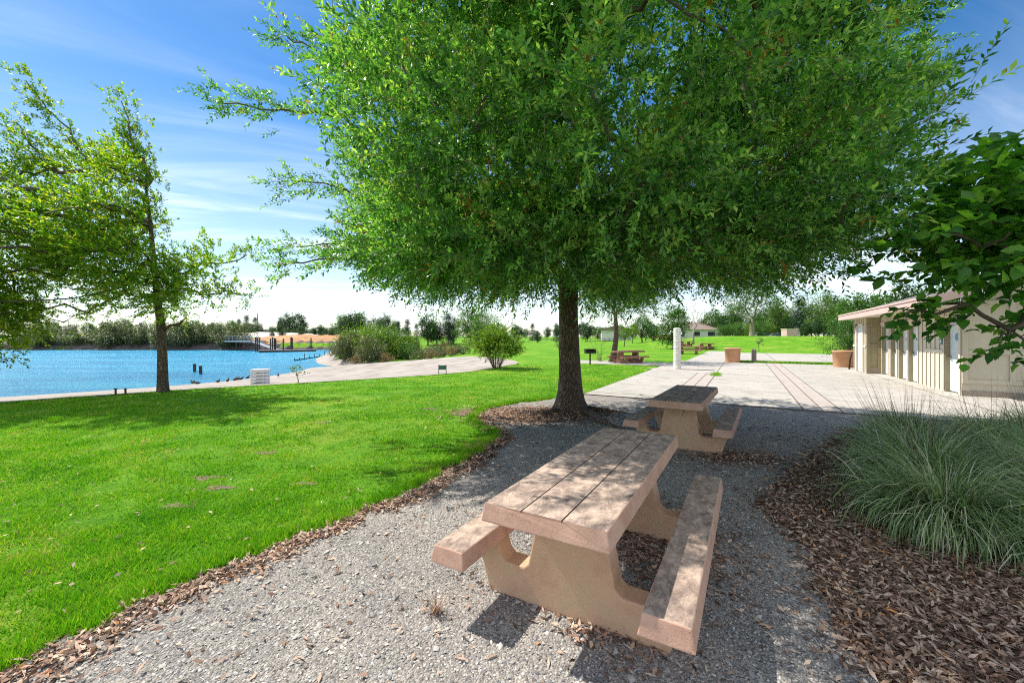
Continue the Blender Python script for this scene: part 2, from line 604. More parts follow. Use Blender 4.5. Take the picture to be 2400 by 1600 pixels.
M['leaf_dry'] = leaf_mat('dry_brush_leaf', [(0.0, (0.10, 0.07, 0.035)), (0.5, (0.20, 0.14, 0.07)), (1.0, (0.30, 0.21, 0.10))], 0.2)
M['bunch'] = leaf_mat('bunchgrass_blade', [(0.0, (0.09, 0.15, 0.06)), (0.4, (0.20, 0.32, 0.12)), (0.7, (0.30, 0.42, 0.15)), (0.83, (0.50, 0.52, 0.36)), (1.0, (0.68, 0.62, 0.48))], 0.25, 0.5, (1.2, 1.3, 0.7), 0.3)
M['stalk'] = leaf_mat('seed_stalk', [(0.0, (0.05, 0.03, 0.025)), (0.6, (0.13, 0.085, 0.06)), (1.0, (0.28, 0.21, 0.13))], 0.1)
# building
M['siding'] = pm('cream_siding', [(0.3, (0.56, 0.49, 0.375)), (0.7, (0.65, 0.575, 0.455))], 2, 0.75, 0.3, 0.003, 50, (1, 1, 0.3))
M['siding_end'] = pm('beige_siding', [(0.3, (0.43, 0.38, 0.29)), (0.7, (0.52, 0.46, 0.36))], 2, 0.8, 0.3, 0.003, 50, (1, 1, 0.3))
M['batten'] = plain('cream_trim', (0.62, 0.55, 0.44), 0.7, 0, 0.08)
M['olive'] = plain('olive_trim', (0.30, 0.255, 0.155), 0.8, 0, 0.1)
M['groove_and_shade'] = plain('dark_gap_and_shade', (0.08, 0.06, 0.04), 0.9)  # dirt in the table grooves, and painted batten shadow on the hut
M['door'] = plain('pale_grey_door', (0.58, 0.63, 0.64), 0.55, 0, 0.06)
M['icon'] = plain('white_paint', (0.85, 0.86, 0.86), 0.5, 0, 0.03)
M['iconblue'] = plain('slate_paint', (0.07, 0.11, 0.16), 0.5)
M['blue'] = plain('blue_sign', (0.10, 0.26, 0.42), 0.5)
M['fascia'] = plain('pink_fascia', (0.55, 0.38, 0.34), 0.65, 0, 0.08)
M['shingle'] = pm('roof_shingle', [(0.3, (0.16, 0.14, 0.14)), (0.7, (0.36, 0.32, 0.32))], 9, 0.9, 0.8, 0.02, 30)
M['footing'] = pm('concrete_footing', [(0.3, (0.22, 0.18, 0.14)), (0.7, (0.34, 0.29, 0.23))], 5, 0.95, 0.6, 0.006, 60)
M['metal'] = plain('brushed_metal', (0.55, 0.56, 0.57), 0.3, 0.9)
M['black'] = plain('black_steel', (0.025, 0.022, 0.02), 0.6, 0.3)
M['white'] = plain('white_concrete', (0.66, 0.63, 0.58), 0.8, 0, 0.12)
M['terra'] = pm('terracotta', [(0.3, (0.50, 0.25, 0.13)), (0.7, (0.60, 0.33, 0.19))], 3, 0.85, 0.3, 0.003, 80)
M['soil'] = plain('potting_soil', (0.05, 0.035, 0.025), 0.95)
M['wood'] = pm('grey_wood', [(0.3, (0.10, 0.085, 0.075)), (0.7, (0.22, 0.19, 0.17))], 8, 0.9, 0.6, 0.005, 30, (1, 1, 0.15))
M['darkwood'] = pm('dark_wood', [(0.3, (0.035, 0.028, 0.024)), (0.7, (0.09, 0.07, 0.055))], 8, 0.9, 0.6, 0.005, 30, (1, 1, 0.2))
M['dirt'] = pm('orange_dirt', [(0.3, (0.26, 0.13, 0.055)), (0.55, (0.40, 0.22, 0.10)), (0.75, (0.50, 0.36, 0.22))], 0.35, 0.95, 0.8, 0.1, 3)
M['drygrass'] = pm('dry_slope', [(0.3, (0.48, 0.42, 0.36)), (0.7, (0.62, 0.57, 0.50))], 0.3, 0.95, 0.6, 0.1, 3)
M['rock'] = pm('shore_rock', [(0.3, (0.05, 0.042, 0.042)), (0.6, (0.12, 0.10, 0.09)), (0.8, (0.30, 0.25, 0.21))], 3, 0.95, 0.9, 0.05, 12)
M['pier'] = plain('pier_deck', (0.30, 0.31, 0.34), 0.6)
M['housewall'] = plain('white_house_wall', (0.66, 0.63, 0.60), 0.8, 0, 0.06)
M['houseroof'] = pm('brown_house_roof', [(0.3, (0.17, 0.12, 0.10)), (0.7, (0.30, 0.23, 0.20))], 3, 0.9, 0.6, 0.02, 20)
M['glass'] = plain('dark_glass', (0.03, 0.04, 0.05), 0.1)
M['tire'] = plain('tyre_rubber', (0.02, 0.02, 0.02), 0.85)
M['carblue'] = plain('blue_car_paint', (0.03, 0.08, 0.25), 0.3)
M['carwhite'] = plain('white_car_paint', (0.6, 0.6, 0.62), 0.3)
M['carred'] = plain('red_car_paint', (0.45, 0.10, 0.06), 0.3)
M['green'] = plain('green_sign', (0.05, 0.14, 0.11), 0.5)
M['plastic'] = plain('white_plastic', (0.68, 0.68, 0.70), 0.5)
M['bird'] = plain('dark_feather', (0.03, 0.025, 0.022), 0.7)

# ------------------------------------------------------------------ court frame (paving, building, tables share it)
EA = math.atan(543 / 960)                     # the building runs this far clockwise from straight ahead
E = np.array((math.sin(EA), math.cos(EA)))
W = np.array((math.cos(EA), -math.sin(EA)))
O = np.array((2.04, 11.7))                    # near left corner of the paving
ROT = -EA


def C(wc_, ec):
    p = O + W * wc_ + E * ec
    return (float(p[0]), float(p[1]))


# ------------------------------------------------------------------ terrain
A_ = [(-60, -14), (-40, -4), (-25, 2.5), (-17, 7.2), (-12.8, 10.3), (-10.6, 12.55), (-8, 14.3), (-3.6, 17.5), (-1.6, 19.9), (-0.6, 22.6), (0.45, 25), (0.3, 28), (-1.2, 31.5), (-3.5, 35), (-7, 38), (-11.5, 41), (-18, 45), (-22, 51), (-25, 58), (-29, 68), (-32, 78), (-35, 89), (-37, 99)]
W_ = [(-75, -2), (-55, 8), (-40, 14.5), (-32, 18.8), (-27.4, 22), (-25, 24.2), (-23.3, 26), (-21.5, 28.5), (-20.3, 31), (-19.8, 34), (-19.8, 37), (-20.1, 39), (-20.5, 41), (-20.9, 42.7), (-21.3, 44.2), (-22, 45.5), (-23.5, 48), (-26.2, 52.5), (-29.5, 59), (-33.5, 69), (-36.5, 79), (-39.5, 89), (-41.5, 98)]
WATER = -1.6


def resample(pl, n):
    pl = np.array(pl, float)
    s = np.r_[0, np.cumsum(np.hypot(*np.diff(pl, axis=0).T))]
    return s, pl


NB, MBN = 220, 26
tt = np.linspace(0, len(A_) - 1, NB)
ii = np.arange(len(A_))
Ac = np.stack([np.interp(tt, ii, [p[k] for p in A_]) for k in (0, 1)], 1)
Wc = np.stack([np.interp(tt, ii, [p[k] for p in W_]) for k in (0, 1)], 1)
ker = np.ones(7) / 7
for k in (0, 1):
    for arr in (Ac, Wc):
        pad = np.r_[[arr[0, k]] * 3, arr[:, k], [arr[-1, k]] * 3]
        arr[:, k] = np.convolve(pad, ker, 'valid')
Bc = Ac + (Wc - Ac) / 0.727
uu = np.linspace(0, 1, MBN)
LOFT = Ac[:, None, :] * (1 - uu)[None, :, None] + Bc[:, None, :] * uu[None, :, None]
LOW = [tuple(p) for p in Ac] + [(-60, 100), (-500, 100), (-500, -100), (-150, -60)]


def lawn_h(X, Y):
    """height of the land without the lake"""
    h = 1.72 * smooth(18, 40, X) * smooth(40, 68, Y) - 0.75 * smooth(18, 40, X) * smooth(76, 92, Y)
    h = h - 1.0 * smooth(-2, -13, X) * smooth(29, 38, Y) * (1 - smooth(70, 98, Y))
    h = h + 1.4 * smooth(100, 116, Y) * smooth(-30, -45, X)
    return h


def Tz(x, y):
    return float(lawn_h(np.array([x]), np.array([y]))[0])


hA = lawn_h(Ac[:, 0], Ac[:, 1])
LZ = hA[:, None] * (1 - uu)[None] - 2.2 * uu[None, :] + 0.006
gx = np.unique(np.concatenate([np.linspace(-14, 14, 90), np.linspace(-60, 60, 121), np.linspace(-500, 500, 81)]))
gy = np.unique(np.concatenate([np.linspace(-6, 40, 120), np.linspace(-40, 130, 130), np.linspace(130, 900, 40)]))
GX, GY = np.meshgrid(gx, gy)
P = np.stack([GX.ravel(), GY.ravel()], 1)
Z = lawn_h(P[:, 0], P[:, 1])
inlow = inpoly(P, LOW)
idx = np.where(inlow)[0]
lp = LOFT.reshape(-1, 2)
lz = LZ.ravel()
for ch in np.array_split(idx, max(1, len(idx) // 800)):
    d2 = ((P[ch][:, None, :] - lp[None]) ** 2).sum(2)
    j = d2.argmin(1)
    dd = np.sqrt(d2[np.arange(len(ch)), j])
    Z[ch] = np.where(dd < 4, lz[j] - 0.35, -3.2)
nx_, ny_ = len(gx), len(gy)
q = (np.arange(ny_ - 1)[:, None] * nx_ + np.arange(nx_ - 1)[None]).ravel()
faces = np.stack([q, q + 1, q + nx_ + 1, q + nx_], 1)
me = bpy.data.meshes.new('lawn')
me.from_pydata(np.c_[P, Z].tolist(), [], faces.tolist())
tag(link_mesh('lawn', me, M['lawn'], None, True), kind='structure')

# beach
v_ = np.c_[lp, lz + 0]
q = (np.arange(NB - 1)[:, None] * MBN + np.arange(MBN - 1)[None]).ravel()
me = bpy.data.meshes.new('beach')
me.from_pydata(v_.tolist(), [], np.stack([q, q + MBN, q + MBN + 1, q + 1], 1).tolist())
tag(link_mesh('beach', me, M['sand'], None, True), kind='structure')
# lake
me = bpy.data.meshes.new('lake_water')
me.from_pydata([(-500, -100, WATER), (-10, -100, WATER), (-10, 104, WATER), (-500, 104, WATER)], [], [(0, 1, 2, 3)])
tag(link_mesh('lake_water', me, M['water']), kind='structure')


def sheet(name, poly, z, mat, kind='structure', frame=False):
    bm = bmesh.new()
    vs = [bm.verts.new((p[0], p[1], z)) for p in poly]
    f = bm.faces.new(vs)
    f.normal_update()
    if f.normal.z < 0:
        f.normal_flip()
    bmesh.ops.triangulate(bm, faces=[f])
    me = bpy.data.meshes.new(name)
    bm.to_mesh(me)
    bm.free()
    return tag(link_mesh(name, me, mat), kind=kind)


EDGE = [(-6, -3), (-4.3, 0.2)] + [G(*p) for p in ((0, 1545), (140, 1475), (280, 1410), (400, 1350), (560, 1285), (660, 1245), (750, 1212), (860, 1165), (950, 1130), (1020, 1085), (1110, 1040), (1150, 1000), (1090, 968), (1110, 942), (1190, 926), (1270, 916))]
EDGEW = wob(EDGE, 0.09, 0.035, 3, False)
GRAVEL = EDGEW + [C(-0.1, 0.15), C(11, 0.15), C(14, -8), (9, -4)]
sheet('gravel_ground', GRAVEL, 0.006, M['gravel'])
MUL = [G(*p) for p in ((1740, 1160), (1830, 1080), (1900, 1020), (1960, 985), (2060, 975))] + [C(11, -0.1), (9.5, 1.0), (2.6, 0.7)] + [G(*p) for p in ((2020, 1568), (1960, 1470), (1900, 1390), (1850, 1270), (1790, 1200))]
MULW = wob(MUL, 0.1, 0.04, 8)
sheet('mulch_bed', MULW, 0.011, M['mulch'])
for i, (px, py, r) in enumerate(((475, 1097, .13), (505, 1120, .12), (400, 1162, .10), (700, 1110, .10), (985, 938, .16), (740, 970, .12), (610, 1040, .1))):
    x, y = G(px, py)
    a = np.linspace(0, 2 * math.pi, 26)[:-1]
    rr = r * .85 * (1 + .25 * np.sin(3 * a + i) + rng.normal(0, .16, 25))
    sheet('bare_earth', [(x + 1.5 * k * math.cos(t_), y + 0.7 * k * math.sin(t_)) for k, t_ in zip(rr, a)], 0.004, M['earth'])
a = np.linspace(0, 2 * math.pi, 60)[:-1]
sheet('bare_earth', [(0.45 + 1.75 * k * math.cos(t_), 8.85 + .85 * k * math.sin(t_)) for k, t_ in zip(1 + .12 * np.sin(3 * a) + rng.normal(0, .05, 59), a)], 0.0085, M['earth'])
BARE = [(G(px, py), r) for px, py, r in ((475, 1097, .20), (505, 1120, .18), (400, 1162, .14), (700, 1110, .14), (985, 938, .24), (740, 970, .17), (610, 1040, .13))]


def court_sheet(name, rect, z, mat, th=0.0):
    """slab in the court frame; the object's own axes follow it"""
    b = MB()
    w0, w1, e0, e1 = rect
    b.box(((w0 + w1) / 2, (e0 + e1) / 2, z - 0.06), (w1 - w0, e1 - e0, 0.12))
    o = b.build(name, mat)
    o.location = (O[0], O[1], 0)
    o.rotation_euler = (0, 0, ROT)
    return tag(o, kind='structure')


court_sheet('paving', (0, 16, 0, 18.3), 0.030, M['paving'])
court_sheet('paving', (-6, 0.0, 12.9, 16.0), 0.024, M['paving'])
court_sheet('paving', (3.5, 24, 19.0, 36), 0.026, M['paving'])
court_sheet('footpath', (0.6, 3.4, 18.3, 40), 0.022, M['paving'])
for w0, w1, e1 in ((5.15, 5.86, 18.3), (2.2, 2.92, 9.0)):
    court_sheet('paving_band', (w0, w1, 0.004, e1), 0.034, M['band'])
    for k in (w0, (w0 + w1) / 2, w1):
        court_sheet('paving_joint', (k - 0.012, k + 0.012, 0.008, e1 - .006), 0.038, M['joint'])
court_sheet('paving_joint', (0.02, 15.9, 0.55, 0.575), 0.0345, M['joint'])
# shore strips, far bank
b = MB()
n = 40
xs = np.linspace(at(560, 106), at(840, 106), n)
rows = []
for yy, zz_ in ((101, -0.2), (104, 0.5), (108, 1.35), (113, 2.0), (116, 2.1), (117, 0.9)):
    rows.append([(x, yy + random.uniform(-1, 1), max(0.0 if zz_ > -0.1 else -.4, zz_ + random.uniform(-.25, .25)) * (0.3 + 0.7 * math.sin(math.pi * k / (n - 1)) ** .35)) for k, x in enumerate(xs)])
b.add([p for r in rows for p in r], [(i * n + k, i * n + k + 1, (i + 1) * n + k + 1, (i + 1) * n + k) for i in range(5) for k in range(n - 1)])
tag(b.build('dirt_bank', M['dirt'], None, True), kind='structure')
b = MB()
xs = np.linspace(at(470, 140), at(740, 140), n)
rows = []
for yy, zz_ in ((119, 1.4), (126, 2.3), (140, 3.1), (150, 2.9), (153, 1.0)):
    rows.append([(x, yy + random.uniform(-1, 1), 1.3 + (zz_ - 1.3 + random.uniform(-.15, .15)) * math.sin(math.pi * k / (n - 1)) ** .4) for k, x in enumerate(xs)])
b.add([p for r in rows for p in r], [(i * n + k, i * n + k + 1, (i + 1) * n + k + 1, (i + 1) * n + k) for i in range(4) for k in range(n - 1)])
tag(b.build('dry_slope', M['drygrass'], None, True), kind='structure')
b = MB()
n = 120
xs = np.linspace(-190, at(800, 100), n)
rows = []
for yy, zz_ in ((97.5, -2.2), (99, -0.9), (100.5, -0.1), (102.5, 0.4), (104, -0.4)):
    rows.append([(x, yy + random.uniform(-.5, .5), zz_ + random.uniform(-.3, .3)) for x in xs])
b.add([p for r in rows for p in r], [(i * n + k, i * n + k + 1, (i + 1) * n + k + 1, (i + 1) * n + k) for i in range(4) for k in range(n - 1)])
tag(b.build('rocky_shore', M['rock'], None, False), kind='structure')

# ------------------------------------------------------------------ foliage makers


def norm(a):
    return a / np.maximum(np.linalg.norm(a, axis=-1, keepdims=True), 1e-9)


def leaf_quads(P, D, N, L, Wd, fold=0.25):
    """folded leaf: base, side, tip, side"""
    S = norm(np.cross(D, N))
    N = np.cross(S, D)
    L = L[:, None]
    Wd = Wd[:, None]
    mid = P + D * L * 0.52
    a = mid + S * Wd / 2 + N * Wd * fold
    c = mid - S * Wd / 2 + N * Wd * fold
    return np.stack([P, a, P + D * L, c], 1)


def leaf_hex(P, D, N, L, Wd, fold=0.2):
    S = norm(np.cross(D, N))
    N = np.cross(S, D)
    L = L[:, None]
    Wd = Wd[:, None]
    f1, f2 = P + D * L * 0.28, P + D * L * 0.66
    up1 = N * Wd * fold
    return np.stack([P, f1 + S * Wd * .46 + up1, f2 + S * Wd * .40 + up1, P + D * L - N * L * .12, f2 - S * Wd * .40 + up1, f1 - S * Wd * .46 + up1], 1)


def shoots(r, cen, rad, n_sh, n_lf, slen, L, Wd, core, bias=(0, 0, 0), out=0.7, rnd=0.8, hexa=False, spread=0.9, flat=0.0, gauss=0.55):
    """leafy shoots round clump centres -> (leaf polygons, shoot stems)"""
    k = len(cen)
    cc = np.repeat(cen, n_sh, 0)
    rr = np.repeat(rad, n_sh)[:, None]
    off = r.normal(0, 1, (k * n_sh, 3)) * gauss
    off[:, 2] *= 0.8
    st = cc + off * rr
    d = norm(norm(st - core) * out + norm(off) * 0.5 + r.normal(0, rnd, st.shape) * 0.6 + np.array(bias))
    ns = len(st)
    sl = slen * r.uniform(0.6, 1.25, ns)
    # leaves
    tpar = np.tile(np.linspace(0.12, 1.0, n_lf), ns) + r.normal(0, .02, ns * n_lf)
    S = np.repeat(st, n_lf, 0)
    D = np.repeat(d, n_lf, 0)
    SL = np.repeat(sl, n_lf)
    droop = np.zeros_like(S)
    droop[:, 2] = -0.16 * SL * tpar ** 2
    Pp = S + D * (SL * tpar)[:, None] + droop
    ref = np.where(np.abs(D[:, 2:3]) < .9, np.array([[0, 0, 1.0]]), np.array([[1.0, 0, 0]]))
    X = norm(np.cross(D, ref))
    Yv = np.cross(D, X)
    ang = np.tile(np.arange(n_lf) * 2.4, ns) + np.repeat(r.uniform(0, 6.28, ns), n_lf)
    rad_ = X * np.cos(ang)[:, None] + Yv * np.sin(ang)[:, None]
    if flat:
        rad_[:, 2] *= (1 - flat)
    LD = norm(D * (0.55 + 0.5 * tpar[:, None]) + rad_ * spread + r.normal(0, .2, D.shape))
    LN = norm(np.cross(np.cross(LD, np.array([0, 0, 1.0]) + r.normal(0, .45, D.shape)), LD))
    LL = L * r.uniform(.65, 1.2, len(Pp))
    WW = Wd * r.uniform(.75, 1.2, len(Pp))
    q = (leaf_hex if hexa else leaf_quads)(Pp, LD, LN, LL, WW)
    # stems: slim triangles crossed
    s2 = st + d * sl[:, None]
    s2[:, 2] -= .16 * sl
    X = norm(np.cross(d, r.normal(0, 1, d.shape)))
    stem = np.stack([st - X * .0035, st + X * .0035, s2], 1)
    return q, stem


def grow(root, pts, r, pull=0.0):
    """join clump centres into a branching skeleton that starts from root nodes; returns nodes, parents"""
    nodes = [np.array(p, float) for p in root]
    par = [-1] + list(range(len(root) - 1))
    depth = [i for i in range(len(root))]
    base = np.array(root[-1], float)
    order = np.argsort(np.linalg.norm(pts - base, axis=1))
    dist = [0.0] * len(root)
    for i in order:
        p = pts[i]
        N_ = np.array(nodes)
        d = np.linalg.norm(N_ - p, axis=1)
        cost = d + 0.35 * np.array(dist) + np.where(N_[:, 2] > p[2] + .6, .6, 0)
        cost[:max(0, len(root) - 3)] += 50
        j = int(cost.argmin())
        nodes.append(p)
        par.append(j)
        dist.append(dist[j] + d[j])
    return nodes, par


def branches(b, nodes, par, r0, nroot, rmin=0.006, n=6, seed=2, sides=None):
    cnt = np.ones(len(nodes))
    for i in range(len(nodes) - 1, 0, -1):
        if par[i] >= 0:
            cnt[par[i]] += cnt[i]
    tot = cnt[nroot - 1]
    rr = lambda c: max(rmin, r0 * (c / tot) ** 0.46)
    r = np.random.default_rng(seed)
    for i in range(nroot, len(nodes)):
        a, c = nodes[par[i]], nodes[i]
        L = np.linalg.norm(c - a)
        m1 = a + (c - a) * .35 + r.normal(0, .07 * L, 3)
        m2 = a + (c - a) * .7 + r.normal(0, .06 * L, 3)
        ra = rr(cnt[i]) * 1.12
        rb = rr(max(1, cnt[i] - 1))
        b.tube([a, m1, m2, c], [ra, (2 * ra + rb) / 3, (ra + 2 * rb) / 3, rb], n if ra > .02 else 4, caps=False)


def proj(p):
    """where a point shows, in the 2352 px wide view"""
    k = 2352 / 2400
    return np.stack([(1200 + F * p[:, 0] / p[:, 1]) * k, (HOR - F * (p[:, 2] - CAM_H) / p[:, 1]) * k], 1)


def sample_crown(r, n, cen, rad, zmin, poly=None, shell=0.45, mind=0.0, drop=0.0):
    out = []
    tries = 0
    while len(out) < n and tries < 400:
        tries += 1
        d = norm(r.normal(0, 1, (600, 3)))
        u = shell + (1 - shell) * r.uniform(0, 1, (600, 1)) ** 0.6
        lump = 1 + 0.13 * np.sin(d[:, :1] * 5 + 1.3) + 0.10 * np.sin(d[:, 2:3] * 7 + d[:, 1:2] * 4)
        p = np.array(cen) + d * u * np.array(rad) * lump
        ok = p[:, 2] > zmin + r.uniform(0, .5, 600)
        p = p[ok]
        if poly is not None and len(p):
            p = p[inpoly(proj(p), poly) & inpoly(proj(p - np.array((0, 0, drop))), poly)]
        for c in p:
            if mind and out and np.min(np.linalg.norm(np.array(out) - c, axis=1)) < mind:
                continue
            out.append(c)
            if len(out) >= n:
                break
    return np.array(out)


# ------------------------------------------------------------------ the big shade tree
r = np.random.default_rng(21)
TX, TY = 1.30, 9.10
POLY = [(790, -900), (785, 30), (750, 110), (800, 200), (845, 260), (790, 310), (770, 345), (810, 400), (825, 470), (800, 510), (815, 570), (790, 600), (810, 675), (870, 670), (960, 680), (1010, 715), (1080, 680), (1160, 700), (1230, 670), (1290, 610), (1330, 600), (1370, 680), (1440, 720), (1500, 690), (1580, 655), (1660, 670), (1730, 685), (1810, 660), (1880, 670), (1945, 620), (1985, 540), (1995, 450), (2035, 360), (2060, 290), (2170, 215), (2290, 180), (2400, 120), (2400, 50), (2290, 90), (2180, 125), (2090, 60), (2110, -900)]
tree = empty('shade_tree', (TX, TY, 0), 0, 'big leafy shade tree with thick grooved trunk behind the picnic tables', 'tree')
cen = sample_crown(r, 520, (1.9, 7.3, 5.0), (5.7, 4.4, 4.0), 2.3, POLY, 0.45, 0.28, 0.25)
skirt = sample_crown(r, 110, (1.9, 7.0, 2.7), (5.4, 4.2, .75), 2.0, POLY, 0.3, 0.3, 0.5)
skirt = skirt[skirt[:, 1] > 4.3]
front = sample_crown(r, 9, (-1.0, 4.0, 6.0), (1.5, .6, .4), 5.0, None, 0.0, 0.45)  # unseen clumps added above the frame to shade the near table
cen = cen[:450]
pj = proj(cen)
cen = cen[~((pj[:, 0] > 2030) & (pj[:, 1] < 380) & (r.uniform(0, 1, len(cen)) < .5))]
cen = np.vstack([cen, skirt, front])
nmain = len(cen)
# long shoots that stick out of the crown to the left
for a, c_, k in (((-2.6, 6.6, 5.2), (-4.6, 6.3, 5.35), 5), ((-2.5, 7.0, 6.2), (-3.9, 6.9, 6.7), 4), ((-2.8, 6.8, 4.1), (-3.7, 6.8, 4.2), 3), ((-2.3, 6.2, 2.9), (-3.2, 6.0, 2.75), 3), ((-2.4, 7.2, 3.4), (-3.9, 7.4, 3.25), 3)):
    for q_ in np.linspace(0, 1, k):
        cen = np.vstack([cen, np.array(a) + (np.array(c_) - np.array(a)) * q_ + r.normal(0, .05, 3)])
root = [(0, 0, 2.75), (-0.12, 0.02, 3.05), (-0.2, -0.15, 3.5), (-0.1, -0.5, 4.1), (0.1, -0.9, 4.8)]
loc = cen - np.array((TX, TY, 0))
nodes, par = grow(root, loc, r)
# trunk
b = MB()
NS = 40
zs = [-0.05, 0.0, 0.06, 0.14, 0.25, 0.45, 0.8, 1.2, 1.6, 2.0, 2.35, 2.6, 2.8, 2.95]
rs = [0.44, 0.41, 0.37, 0.335, 0.302, 0.275, 0.246, 0.228, 0.216, 0.209, 0.207, 0.214, 0.222, 0.20]
vs = []
for z, rad in zip(zs, rs):
    lean = 0.03 * z
    for k in range(NS):
        a = 2 * math.pi * k / NS
        fl = max(0, 1 - z / 0.5)
        rr = rad * (1 + 0.22 * fl * max(-0.4, math.sin(a * 5 + 0.8)) + 0.025 * math.sin(a * 7 + z * 3) + random.uniform(-.012, .012))
        vs.append((rr * math.cos(a) - 0.02 * z, rr * math.sin(a), z))
fs = [(i * NS + k, i * NS + (k + 1) % NS, (i + 1) * NS + (k + 1) % NS, (i + 1) * NS + k) for i in range(len(zs) - 1) for k in range(NS)]
fs.append(tuple((len(zs) - 1) * NS + k for k in range(NS)))
b.add(vs, fs)
# main forks
for pts, rad in (([(-.06, 0, 2.7), (-.22, -.02, 3.0), (-.55, -.1, 3.5), (-1.0, -.4, 4.3), (-1.5, -.8, 5.2)], [.16, .15, .125, .10, .06]),
                 ([(.0, 0, 2.7), (.14, -.1, 3.1), (.4, -.5, 3.7), (.8, -1.1, 4.5), (1.3, -1.6, 5.4)], [.16, .14, .12, .09, .06]),
                 ([(0, .05, 2.75), (.05, .3, 3.3), (.2, .8, 4.2), (.3, 1.2, 5.2)], [.15, .13, .1, .06]),
                 ([(.05, 0, 2.75), (.5, .05, 3.2), (1.3, -.1, 3.9), (2.4, -.5, 4.6)], [.13, .11, .085, .05])):
    b.tube(pts, rad, 12)
b.build('trunk', M['bark'], tree, True)
b = MB()
# surface roots
for pts, rad in (([(.25, -.3, .05), (.42, -.75, .05), (.40, -1.2, .035), (.62, -1.7, .01), (.7, -2.1, -.03)], [.12, .075, .055, .04, .02]),
                 ([(-.3, -.25, .04), (-.7, -.5, .03), (-1.1, -.55, -.03)], [.10, .05, .02]),
                 ([(.4, 0, .04), (.9, -.1, .02), (1.4, -.35, -.03)], [.10, .05, .02])):
    b.tube(pts, rad, 9)
b.build('root', M['bark'], tree, True)
b = MB()
branches(b, nodes, par, 0.15, 5, 0.007, 7, 4)
bo = b.build('branches', M['branch'], tree, True)
core = np.array((0.4, -1.4, 3.4))
rad = r.uniform(.32, .58, len(loc))
rad[nmain:] = 0.2
q1, s1 = shoots(r, loc[:nmain], rad[:nmain], 60, 20, 0.40, 0.077, 0.030, core, (0, 0, .22), 0.7, 0.8)
q2, s2 = shoots(r, loc[nmain:], rad[nmain:], 18, 17, 0.32, 0.072, 0.028, core, (-.5, -.1, .1), 0.8, 0.7)
crown = link_mesh('crown', poly_mesh('crown', np.concatenate([q1, q2]), 4), M['leaf_big'], tree)
tag(link_mesh('twigs', poly_mesh('twigs', np.concatenate([s1, s2]), 3), M['twig'], tree), kind='stuff')
# bare pale twigs hanging in the crown
b = MB()
for (px, py, Y, dx, dz) in ((1225, 470, 4.6, .18, .36), (1190, 560, 4.7, -.1, .3), (1290, 420, 4.6, .16, .2), (1470, 500, 4.8, .02, .3), (1150, 70, 5.2, .4, -.3)):
    x, z = at(px * 1.0204, Y) - TX, zat(py * 1.0204, Y)
    b = MB()
    b.tube([(x, Y - TY, z), (x + dx * .3, Y - TY, z + dz * .45), (x + dx, Y - TY + .15, z + dz)], [.004, .006, .009], 5)
    b.build('bare_twig', M['twig'], tree, True)

# ------------------------------------------------------------------ left shore trees
r = np.random.default_rng(5)
LX, LY = -10.5, 12.3
lt = empty('shore_tree', (LX, LY, 0), 0, 'wind swept yellow green tree on the lawn edge by the lake', 'tree')
PL = [(-400, 250), (10, 330), (60, 320), (150, 300), (200, 340), (250, 370), (295, 330), (320, 350), (340, 440), (350, 540), (420, 560), (500, 590), (520, 640), (500, 690), (450, 715), (380, 715), (310, 705), (250, 730), (170, 770), (100, 770), (-400, 790)]
cen = sample_crown(r, 150, (-12.6, 11.9, 4.6), (5.2, 2.6, 3.7), 1.7, PL, 0.15, 0.26)
ext = []
for a, c_, k in (((-12.2, 11.9, 6.6), (-14.2, 11.9, 9.1), 6), ((-10.9, 12.2, 6.4), (-11.6, 12.1, 8.5), 5), ((-10.7, 12.2, 5.4), (-11.2, 12.2, 7.6), 5), ((-9.6, 12, 3.6), (-8.0, 12, 4.0), 4), ((-9.6, 12, 3.0), (-8.0, 12, 2.9), 4), ((-13, 11.9, 6.4), (-14.8, 11.9, 8.0), 5)):
    for q_ in np.linspace(0, 1, k):
        ext.append(np.array(a) + (np.array(c_) - np.array(a)) * q_ + r.normal(0, .08, 3))
cen2 = np.array(ext)
alls = np.vstack([cen, cen2]) - np.array((LX, LY, 0))
root = [(0, 0, 1.2), (-.05, 0, 2.0), (-.15, 0, 2.8), (-.25, 0, 3.8), (-.35, 0, 5.0), (-.5, 0, 6.2)]
nodes, par = grow(root, alls, r)
b = MB()
b.tube([(.02, 0, -.05), (.02, 0, .05), (.01, 0, .3), (0, 0, 1.1), (-.03, 0, 1.9), (-.15, 0, 2.8), (-.25, 0, 3.8), (-.35, 0, 5), (-.5, 0, 6.2)], [.18, .16, .14, .122, .115, .085, .075, .05, .025], 18)
b.tube([(0, 0, 1.8), (.25, -.02, 2.0), (.5, 0, 2.02), (.62, 0, 2.15)], [.05, .04, .035, .03], 8)
b.build('trunk', M['bark'], lt, True)
b = MB()
branches(b, nodes, par, 0.085, 6, 0.008, 6, 9)
b.build('branches', M['branch'], lt, True)
core = np.array((0.6, 0, 2.4))
q1, s1 = shoots(r, cen - np.array((LX, LY, 0)), r.uniform(.36, .60, len(cen)), 36, 13, 0.40, 0.105, 0.052, core, (-.45, 0, .15), .6, .7, flat=.5)
q2, s2 = shoots(r, cen2 - np.array((LX, LY, 0)), np.full(len(cen2), .28), 26, 13, 0.34, 0.095, 0.045, core, (-.5, 0, .3), .6, .6, flat=.4)
link_mesh('crown', poly_mesh('crown', np.concatenate([q1, q2]), 4), M['leaf_yellow'], lt)

